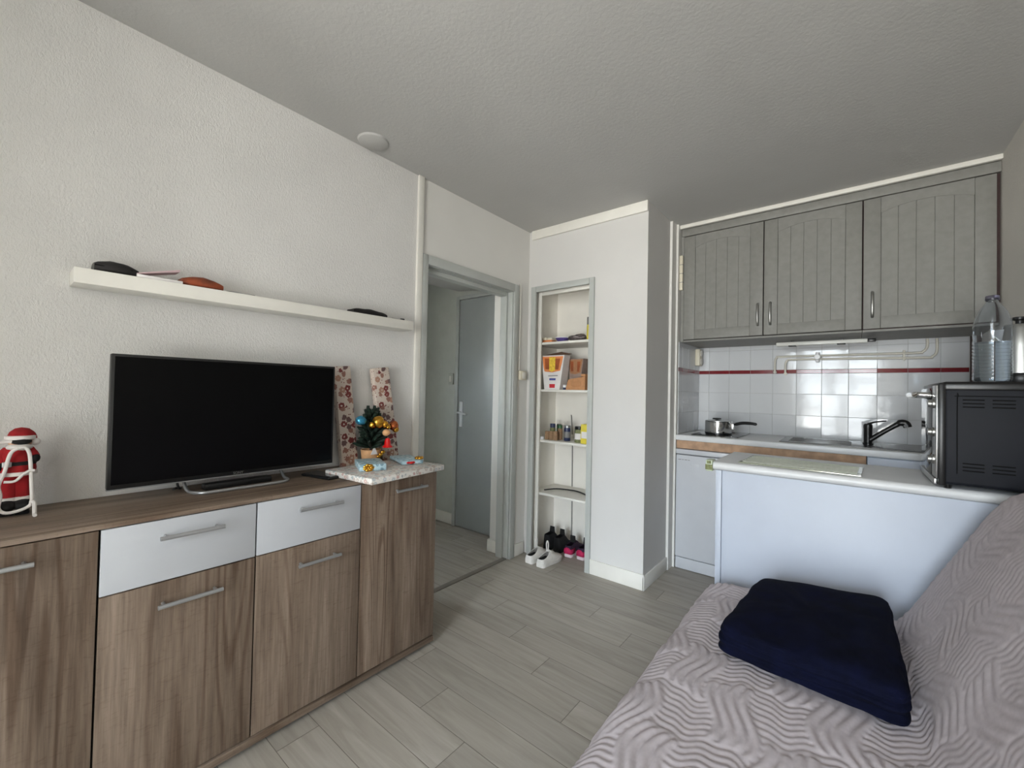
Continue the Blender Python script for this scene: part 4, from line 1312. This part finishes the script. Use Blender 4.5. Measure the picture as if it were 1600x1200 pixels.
b = BM(); lathe(b, [(0.0865, 1.0612), (0.0865, 1.065), (0.07, 1.069), (0.0, 1.071)], (1.222, 3.345, 0), 40)
l_ = obj('lid', b, M['steel'], t)
b = BM(); lathe(b, [(0.010, 1.070), (0.010, 1.074), (0.030, 1.076), (0.028, 1.084), (0.0, 1.086)], (1.212, 3.345, 0), 20)
obj('knob', b, M['black'], l_, 'flat black knob')
b = BM(); tube(b, smooth_path([(1.30, 3.33, 1.040), (1.335, 3.325, 1.046), (1.38, 3.318, 1.058), (1.43, 3.31, 1.060), (1.475, 3.303, 1.056)], 5), [0.008] * 6 + [0.011] * 10 + [0.010] * 4 + [0.005], 10)
obj('handle', b, M['black'], t, 'black handle')
b = BM(); box(b, 1.296, 1.330, 3.318, 3.340, 1.010, 1.050, 0.004)
obj('handle_bracket', b, M['chrome'], t)
b = BM(); lathe(b, [(0.080, 0.9672), (0.0885, 0.9705), (0.0895, 0.979), (0.0885, 0.981)], (1.222, 3.345, 0), 40, cap0=False, cap1=False)
obj('base_ring', b, M['black'], t, 'black base ring')

t = thing('sink', 'stainless steel inset sink with drainer in the worktop', 'sink', (2.06, 3.43, 0.960))
b = BM(); box(b, 1.615, 2.48, 3.195, 3.655, 0.9602, 0.9645, 0.002)
obj('rim', b, M['stainless'], t)
b = BM()
for k in range(7):
    box(b, 1.66 + 0.0, 1.98, 3.27 + 0.045 * k, 3.282 + 0.045 * k, 0.9645, 0.967, 0.001)
obj('drainer', b, M['stainless'], t)
b = BM(); rings(b, [[(2.12, 3.25, 0.9648), (2.44, 3.25, 0.9648), (2.44, 3.60, 0.9648), (2.12, 3.60, 0.9648)], [(2.14, 3.27, 0.9655), (2.42, 3.27, 0.9655), (2.42, 3.58, 0.9655), (2.14, 3.58, 0.9655)]], False, True)
obj('bowl', b, mat('bowl_steel', (120, 120, 120), 0.3, 1.0), t)

t = thing('faucet', 'black single-lever faucet with slanting pull-out spout at the sink', 'faucet', (2.062, 3.43, 0.9645))
FX, FY = 2.060, 3.45
b = BM(); lathe(b, [(0.026, 0.9647), (0.026, 0.970), (0.021, 0.973), (0.0215, 1.060), (0.023, 1.070), (0.022, 1.086), (0.016, 1.092), (0, 1.093)], (FX, FY, 0), 22)
obj('body', b, M['black'], t)
b = BM(); tube(b, [(FX + 0.008, FY - 0.005, 0.992), (FX + 0.075, FY - 0.012, 1.050), (FX + 0.135, FY - 0.018, 1.098)], [0.015, 0.0135, 0.014], 14)
sp = obj('spout', b, M['black'], t)
b = BM(); tube(b, smooth_path([(FX + 0.125, FY - 0.018, 1.090), (FX + 0.150, FY - 0.020, 1.108), (FX + 0.172, FY - 0.022, 1.104), (FX + 0.180, FY - 0.022, 1.084)], 5), [0.015] * 4 + [0.020] * 12, 14)
lathe(b, [(0.010, -0.004), (0.010, 0.006)], (FX + 0.170, FY - 0.040, 1.092), 12, 'y')
obj('spray_head', b, M['black'], sp)
b = BM(); tube(b, smooth_path([(FX, FY, 1.090), (FX + 0.03, FY - 0.01, 1.104), (FX + 0.085, FY - 0.015, 1.115)], 4), [0.009, 0.008, 0.007, 0.006, 0.006, 0.005, 0.005, 0.005, 0.004], 8, 0.7)
obj('lever', b, M['black'], t)

# ------------------------------------------------------------------ kitchen island
IY = 2.296
t = thing('kitchen_island', 'white breakfast counter with rounded top edge between sofa and kitchen', 'counter', (2.0, 2.55, 0))
b = BM()
prof = [(2.800, 0.915), (2.800, 0.876), (IY + 0.012, 0.874)]
for k in range(7):
    a = -math.pi / 2 - math.pi * k / 6
    prof.append((IY + 0.020 + 0.0205 * math.cos(a) , 0.8945 + 0.0205 * math.sin(a)))
prism(b, prof, 'x', 1.436, XR - 0.002)
obj('countertop', b, M['worktop'], t)
b = BM(); box(b, 1.476, XR - 0.004, IY + 0.016, IY + 0.034, 0.0, 0.8735, 0.001)
obj('front_panel', b, M['white_panel'], t)
b = BM(); box(b, 1.448, 1.474, IY + 0.010, 2.780, 0.0, 0.8735, 0.0015)
obj('end_panel', b, M['white_panel'], t)
b = BM(); box(b, 1.476, XR - 0.004, 2.760, 2.778, 0.0, 0.8735, 0.001)
obj('back_panel', b, M['white_panel'], t)
t = thing('corner_guard', 'greenish clear plastic guard on the left corner of the counter top', 'corner guard', (1.434, 2.30, 0.87))
b = BM()
box(b, 1.404, 1.4345, IY - 0.008, IY + 0.06, 0.866, 0.922, 0.004)
obj('pad', b, mat('pale_green_plastic', (196, 206, 180), 0.3), t)
b = BM(); box(b, 1.4025, 1.436, IY - 0.0100, IY - 0.0082, 0.874, 0.90, 0.0004); box(b, 1.41, 1.43, IY - 0.0100, IY - 0.0082, 0.904, 0.918, 0.0004)
obj('tape', b, M['herb'], t)

t = thing('glass_board', 'greenish ribbed glass cutting board lying on the counter top', 'cutting board', (1.78, 2.5, 0.9155))
gp = [(1.540, 2.352), (2.012, 2.330), (2.024, 2.610), (1.552, 2.668)]
b = BM(); prism(b, gp, 'z', 0.9158, 0.9205)
obj('glass_plate', b, M['green_glass'], t)
b = BM()
for k in range(6):
    s = 0.10 + 0.80 * k / 5
    a = Vector((gp[0][0], gp[0][1], 0)).lerp(Vector((gp[3][0], gp[3][1], 0)), s)
    c = Vector((gp[1][0], gp[1][1], 0)).lerp(Vector((gp[2][0], gp[2][1], 0)), s)
    a, c = a.lerp(c, 0.03), a.lerp(c, 0.97)
    tube(b, [(a.x, a.y, 0.9205), (c.x, c.y, 0.9205)], 0.0050, 8)
obj('rib', b, M['rib_glass'], t)

# ------------------------------------------------------------------ mini oven, bottle, kettle
t = thing('mini_oven', 'black countertop oven standing sideways on the counter against the right wall', 'oven', (2.4, 2.47, 0.9155))
OX0, OX1, OY0, OY1, OZ0, OZ1 = 2.235, 2.556, 2.262, 2.690, 0.932, 1.318
b = BM(); box(b, OX0 + 0.012, OX1, OY0, OY1, OZ0, OZ1, 0.014, 3)
obj('housing', b, M['oven_side'], t)
b = BM(); box(b, OX0 + 0.010, OX1 + 0.001, OY0 - 0.002, OY1 + 0.002, OZ1 - 0.036, OZ1 + 0.002, 0.012, 3)
obj('top_rim', b, M['black'], t)
b = BM(); box(b, OX0, OX0 + 0.022, OY0 - 0.002, OY1 + 0.002, OZ0 - 0.006, OZ1 - 0.004, 0.006, 2)
obj('front_frame', b, M['black'], t)
b = BM(); box(b, OX0 - 0.006, OX0, OY0 + 0.11, OY1 - 0.004, OZ0 + 0.02, OZ1 - 0.02, 0.002)
dr = obj('oven_door', b, M['hob'], t)
b = BM(); tube(b, smooth_path([(OX0 - 0.004, OY0 + 0.135, 1.268), (OX0 - 0.045, OY0 + 0.138, 1.270), (OX0 - 0.052, OY0 + 0.160, 1.270), (OX0 - 0.052, OY1 - 0.07, 1.270), (OX0 - 0.045, OY1 - 0.045, 1.270), (OX0 - 0.004, OY1 - 0.042, 1.268)], 5), 0.0115, 10)
obj('door_handle', b, M['chrome'], dr, 'chrome bar handle')
b = BM(); box(b, OX0 - 0.005, OX0, OY0 + 0.004, OY0 + 0.106, OZ0 + 0.02, OZ1 - 0.012, 0.002)
cp = obj('control_panel', b, M['steel'], t)
for z in (1.235, 1.125, 1.02):
    b = BM(); lathe(b, [(0.018, 0.0), (0.018, -0.006), (0.014, -0.008), (0.014, -0.018), (0, -0.019)], (OX0 - 0.005, OY0 + 0.055, z), 20, 'x')
    obj('knob', b, M['nickel'], cp)
b = BM(); box(b, OX0 - 0.010, OX0 - 0.001, OY0 + 0.01, OY1 - 0.01, OZ0 - 0.004, OZ0 + 0.018, 0.002)
obj('crumb_tray', b, M['steel'], t)
for x, y in ((OX0 + 0.03, OY0 + 0.035), (OX0 + 0.03, OY1 - 0.035), (OX1 - 0.03, OY0 + 0.035), (OX1 - 0.03, OY1 - 0.035)):
    b = BM(); lathe(b, [(0.010, 0.9155), (0.013, OZ0 + 0.002)], (x, y, 0), 12)
    obj('foot', b, M['black'], t)
# side panel: pressed outline and three groups of vent slots above and below
b = BM()
px0, px1, pz0, pz1 = OX0 + 0.050, OX1 - 0.006, OZ0 + 0.045, OZ1 - 0.052
tube(b, smooth_path([(px0, OY0 - 0.0002, pz0), (px0, OY0 - 0.0002, pz1 - 0.012), (px0 + 0.004, OY0 - 0.0002, pz1 - 0.002), (px0 + 0.014, OY0 - 0.0002, pz1), (px1, OY0 - 0.0002, pz1)], 3), 0.0016, 6)
obj('pressed_line', b, M['black_matt'], t)
for zb in (pz1 - 0.014, pz1 - 0.027, pz1 - 0.040, pz0 + 0.040, pz0 + 0.027, pz0 + 0.014):
    for k in range(3):
        x = px0 + 0.014 + 0.074 * k
        b = BM(); box(b, x, min(x + 0.055, px1), OY0 - 0.0012, OY0 + 0.002, zb - 0.0022, zb + 0.0022, 0.001)
        obj('vent_slot', b, M['black_matt'], t)

BXC, BYC, BZ = 2.403, 2.44, OZ1 + 0.0025
t = thing('water_bottle', 'large clear ribbed plastic water bottle standing on the mini oven', 'bottle', (BXC, BYC, BZ))
rp = [(0.0, 0.004), (0.040, 0.0), (0.050, 0.004), (0.053, 0.012)]
z = 0.018
while z < 0.150:
    rp += [(0.053, z), (0.0535, z + 0.005), (0.0510, z + 0.009), (0.053, z + 0.012)]
    z += 0.0135
rp += [(0.053, 0.160), (0.0515, 0.170), (0.053, 0.182), (0.053, 0.215), (0.051, 0.235), (0.045, 0.262), (0.034, 0.288), (0.024, 0.304), (0.0175, 0.314), (0.0165, 0.328)]
b = BM(); lathe(b, rp, (BXC, BYC, BZ), 40, cap1=False)
o = obj('bottle', b, M['pet'], t, angle=60)
md = o.modifiers.new('wall', 'SOLIDIFY'); md.thickness = 0.0009; md.offset = -1
b = BM(); lathe(b, [(0.0, 0.0062), (0.046, 0.0062), (0.0490, 0.014), (0.0490, 0.158), (0.0, 0.158)], (BXC, BYC, BZ), 32)
obj('water', b, M['water'], t)
b = BM(); lathe(b, [(0.0190, 0.322), (0.0196, 0.324), (0.0196, 0.337), (0.018, 0.339), (0, 0.339)], (BXC, BYC, BZ), 24)
obj('cap', b, clear('pale_violet_cap', (170, 166, 196), 0.3), t, 'pale violet cap')

t = thing('kettle', 'stainless steel kettle on a black base on the mini oven, beside the bottle', 'kettle', (2.505, 2.56, BZ))
KX, KY = 2.492, 2.535
b = BM(); lathe(b, [(0.060, 0.0), (0.062, 0.004), (0.062, 0.030), (0.058, 0.040), (0, 0.040)], (KX, KY, BZ), 32)
obj('base', b, M['black'], t)
b = BM(); lathe(b, [(0.057, 0.0405), (0.057, 0.050), (0.053, 0.15), (0.048, 0.215), (0.040, 0.232), (0, 0.236)], (KX, KY, BZ), 36)
obj('body', b, M['nickel'], t)
b = BM(); rings(b, [[(KX - 0.046, KY - 0.016, BZ + 0.165), (KX - 0.040, KY - 0.022, BZ + 0.215), (KX - 0.040, KY + 0.022, BZ + 0.215), (KX - 0.046, KY + 0.016, BZ + 0.165)],
                    [(KX - 0.072, KY - 0.004, BZ + 0.196), (KX - 0.075, KY - 0.006, BZ + 0.214), (KX - 0.075, KY + 0.006, BZ + 0.214), (KX - 0.072, KY + 0.004, BZ + 0.196)]])
obj('spout', b, M['chrome'], t, 'polished spout')
b = BM(); lathe(b, [(0.012, 0.236), (0.012, 0.248), (0.02, 0.252), (0.02, 0.262), (0, 0.264)], (KX, KY, BZ), 18)
obj('lid_knob', b, M['black'], t)

# ------------------------------------------------------------------ sofa and throw
S0, S1 = 0.18, 2.165
t = thing('sofa', 'low sofa bed under a dusty pink quilted cover along the right wall', 'sofa', (2.0, 1.15, 0))
# cover section in x,z from the floor in front, over the seat, up the back and down behind
sec = smooth_path([(1.462, 0.10), (1.455, 0.22), (1.456, 0.315), (1.478, 0.368), (1.530, 0.392), (1.64, 0.402), (1.80, 0.412), (1.96, 0.420), (2.06, 0.424), (2.108, 0.432),
                   (2.130, 0.462), (2.160, 0.520), (2.215, 0.630), (2.275, 0.745), (2.330, 0.850), (2.372, 0.918), (2.405, 0.948), (2.445, 0.960), (2.490, 0.950), (2.522, 0.915), (2.532, 0.80), (2.535, 0.55)] and
                  [Vector((a, 0, c)) for a, c in [(1.462, 0.10), (1.455, 0.22), (1.456, 0.315), (1.478, 0.368), (1.530, 0.392), (1.64, 0.402), (1.80, 0.412), (1.96, 0.420), (2.06, 0.424), (2.108, 0.432),
                   (2.130, 0.462), (2.160, 0.520), (2.215, 0.630), (2.275, 0.745), (2.330, 0.850), (2.372, 0.918), (2.405, 0.948), (2.445, 0.960), (2.490, 0.950), (2.522, 0.915), (2.532, 0.80), (2.535, 0.55)]], 10)
arc = [0.0]
for a, c in zip(sec, sec[1:]):
    arc.append(arc[-1] + (c - a).length)
def resample(step):
    out = []
    s = 0.0
    j = 0
    while s < arc[-1]:
        while arc[j + 1] < s:
            j += 1
        k = (s - arc[j]) / max(1e-9, arc[j + 1] - arc[j])
        p = sec[j].lerp(sec[j + 1], k)
        d = (sec[j + 1] - sec[j]).normalized()
        out.append((s, p, Vector((-d.z, 0, d.x))))
        s += step
    return out
STEP = 0.0052
prof = resample(STEP)
def sstep(a, b_, x):
    x = min(1, max(0, (x - a) / (b_ - a)))
    return x * x * (3 - 2 * x)
def quilt(u, v):
    """height of the quilting: bundles of S-shaped ridges set among finer cross rows"""
    wu = u + 0.024 * math.sin(2 * math.pi * v / 0.31) + 0.010 * math.sin(2 * math.pi * v / 0.83 + 2)
    wv = v + 0.016 * math.sin(2 * math.pi * u / 0.20) + 0.006 * math.sin(2 * math.pi * u / 0.07 + v * 9)
    cu = wu / 0.118
    col = math.floor(cu)
    fu = cu - col
    cv = wv / 0.44 + 0.37 * col
    fv = cv - math.floor(cv)
    k = sstep(0.0, 0.05, fv) * (1 - sstep(0.55, 0.60, fv)) * sstep(0.0, 0.06, fu) * (1 - sstep(0.94, 1.0, fu))
    ra = abs(math.sin(math.pi * fu * 4))
    rb = abs(math.sin(math.pi * wv / 0.0235))
    amp = 1.0 - 0.62 * sstep(0.86, 1.0, u)
    return amp * (0.0084 * ra ** 0.7 * k + 0.0043 * rb ** 0.6 * (1 - k))
b = BM()
nv = int((S1 - S0) / STEP)
grid = []
SP = [Vector((1.56, 0, 0.10)), Vector((1.58, 0, 0.26)), Vector((2.18, 0, 0.32)), Vector((2.455, 0, 0.85)), Vector((2.48, 0, 0.55))]
def spine(q):
    best = None
    for a, c in zip(SP, SP[1:]):
        k = min(1, max(0, (q - a).dot(c - a) / (c - a).length_squared))
        p = a.lerp(c, k)
        if best is None or (p - q).length < (best - q).length:
            best = p
    return best
rr = 0.075
cen = Vector((0, 0, 0))
for iv in range(nv + 1 + 40):
    row = []
    if iv <= nv:
        v = S0 + (S1 - S0 - rr) * iv / nv
        ins, y = 0.0, v
    else:
        a = (iv - nv) / 40 * 1.0
        if a < 0.45:
            th = a / 0.45 * math.pi / 2
            ins, y = rr * (1 - math.cos(th)), S1 - rr + rr * math.sin(th)
        else:
            ins, y = rr + (a - 0.45) / 0.55 * 0.28, S1 + 0.001
        v = S1 - rr + (iv - nv) * STEP
    for s, p, nr in prof:
        h = quilt(s, v)
        big = 0.006 * noise.noise(Vector((s * 5, v * 4, 0)))
        q = p + nr * (h + big)
        if ins:
            tgt = spine(q)
            dv = tgt - q
            q = q + dv * min(0.98, ins / max(dv.length, 1e-4))
        if q.z < 0.03:
            q.z = 0.03
        row.append(b.verts.new((q.x, y, q.z)))
    grid.append(row)
for r0, r1 in zip(grid, grid[1:]):
    for i in range(len(r0) - 1):
        b.faces.new((r0[i], r0[i + 1], r1[i + 1], r1[i]))
bmesh.ops.recalc_face_normals(b, faces=b.faces)
ql = obj('quilted_cover', b, M['cover'], t, angle=180)
b = BM(); box(b, 1.53, 2.06, S0 + 0.02, S1 - 0.12, 0.10, 0.33, 0.03)
prism(b, [(2.07, 0.25), (2.14, 0.25), (2.42, 0.80), (2.42, 0.86), (2.36, 0.82)], 'y', S0 + 0.02, S1 - 0.12)
obj('mattress', b, M['base_wood'], t)
for x, y in ((1.60, 0.3), (1.60, 2.0), (2.35, 0.3), (2.35, 2.0)):
    b = BM(); lathe(b, [(0.022, 0.0), (0.026, 0.25)], (x, y, 0), 16)
    obj('leg', b, M['black'], t)

# throw: a folded fleece, a rounded slab with fold grooves round its sides
t_bot = [Vector(p) for p in ((1.640, 1.480, 0), (1.690, 2.010, 0), (2.090, 2.060, 0), (2.100, 1.400, 0))]
t_top = [Vector(p) for p in ((1.680, 1.455, 0), (1.708, 1.905, 0), (2.085, 1.970, 0), (2.088, 1.475, 0))]
b = BM()
def edge_pt(poly, s):
    s = (s % 1.0) * 4
    i = int(s); f = s - i
    return poly[i].lerp(poly[(i + 1) % 4], f)
NS = 160
def roundpoly(poly, n, r=0.045):
    out = []
    c = sum(poly, Vector()) / 4
    for k in range(n):
        p = Vector()
        for j in range(-6, 7):
            p += edge_pt(poly, k / n + j * 0.0045)
        out.append(p / 13)
    return out
bp = roundpoly(t_bot, NS); tp = roundpoly(t_bot, NS)
cen = sum(t_bot, Vector()) / 4
HT = 0.092
loops = []
for k in range(27):
    s = k / 26
    zz = s * HT
    inset0 = 0.030 * max(0, (s - 0.8) / 0.2) ** 2.2 + 0.02 * max(0, (0.1 - s) / 0.1)
    lp = []
    for i, p in enumerate(bp):
        d = (cen - p).normalized()
        lay = abs(math.sin(math.pi * (s * 3.5 + 0.25 * noise.noise(Vector((p.x * 7, p.y * 7, 1))) * (1 - s)))) ** 0.5     # folds
        inset = inset0 + (0.011 + 0.008 * noise.noise(Vector((p.x * 5, p.y * 5, 9)))) * (1 - lay)
        n_ = noise.noise(Vector((p.x * 9, p.y * 9, s * 7))) * 0.010 + noise.noise(Vector((p.x * 25, p.y * 25, s * 16))) * 0.004
        q = p + d * (inset + n_)
        base = 0.404 + (p.x - 1.64) * 0.05
        lp.append((q.x, q.y, base + 0.020 + zz + 0.006 * noise.noise(Vector((p.x * 6, p.y * 6, 3)))))
    loops.append(lp)
last = loops[-1]
zc = sum(p[2] for p in last) / len(last)
for s in (0.12, 0.26, 0.42, 0.6, 0.8, 0.94):
    lp = []
    for x, y, z in last:
        q = Vector((x, y, z)).lerp(Vector((cen.x, cen.y, z)), s)
        z2 = z + (zc - z) * sstep(0, 0.7, s) + 0.008 * math.sin(min(1, s * 4) * math.pi / 2) + 0.007 * noise.noise(Vector((q.x * 11, q.y * 11, 5))) + 0.005 * noise.noise(Vector((q.x * 30 + q.y * 14, q.y * 10, 8)))
        lp.append((q.x, q.y, z2))
    loops.append(lp)
rings(b, loops)
tag(obj('folded_throw', b, M['navy'], angle=180), 'navy blue fleece throw folded on the sofa seat', 'blanket')
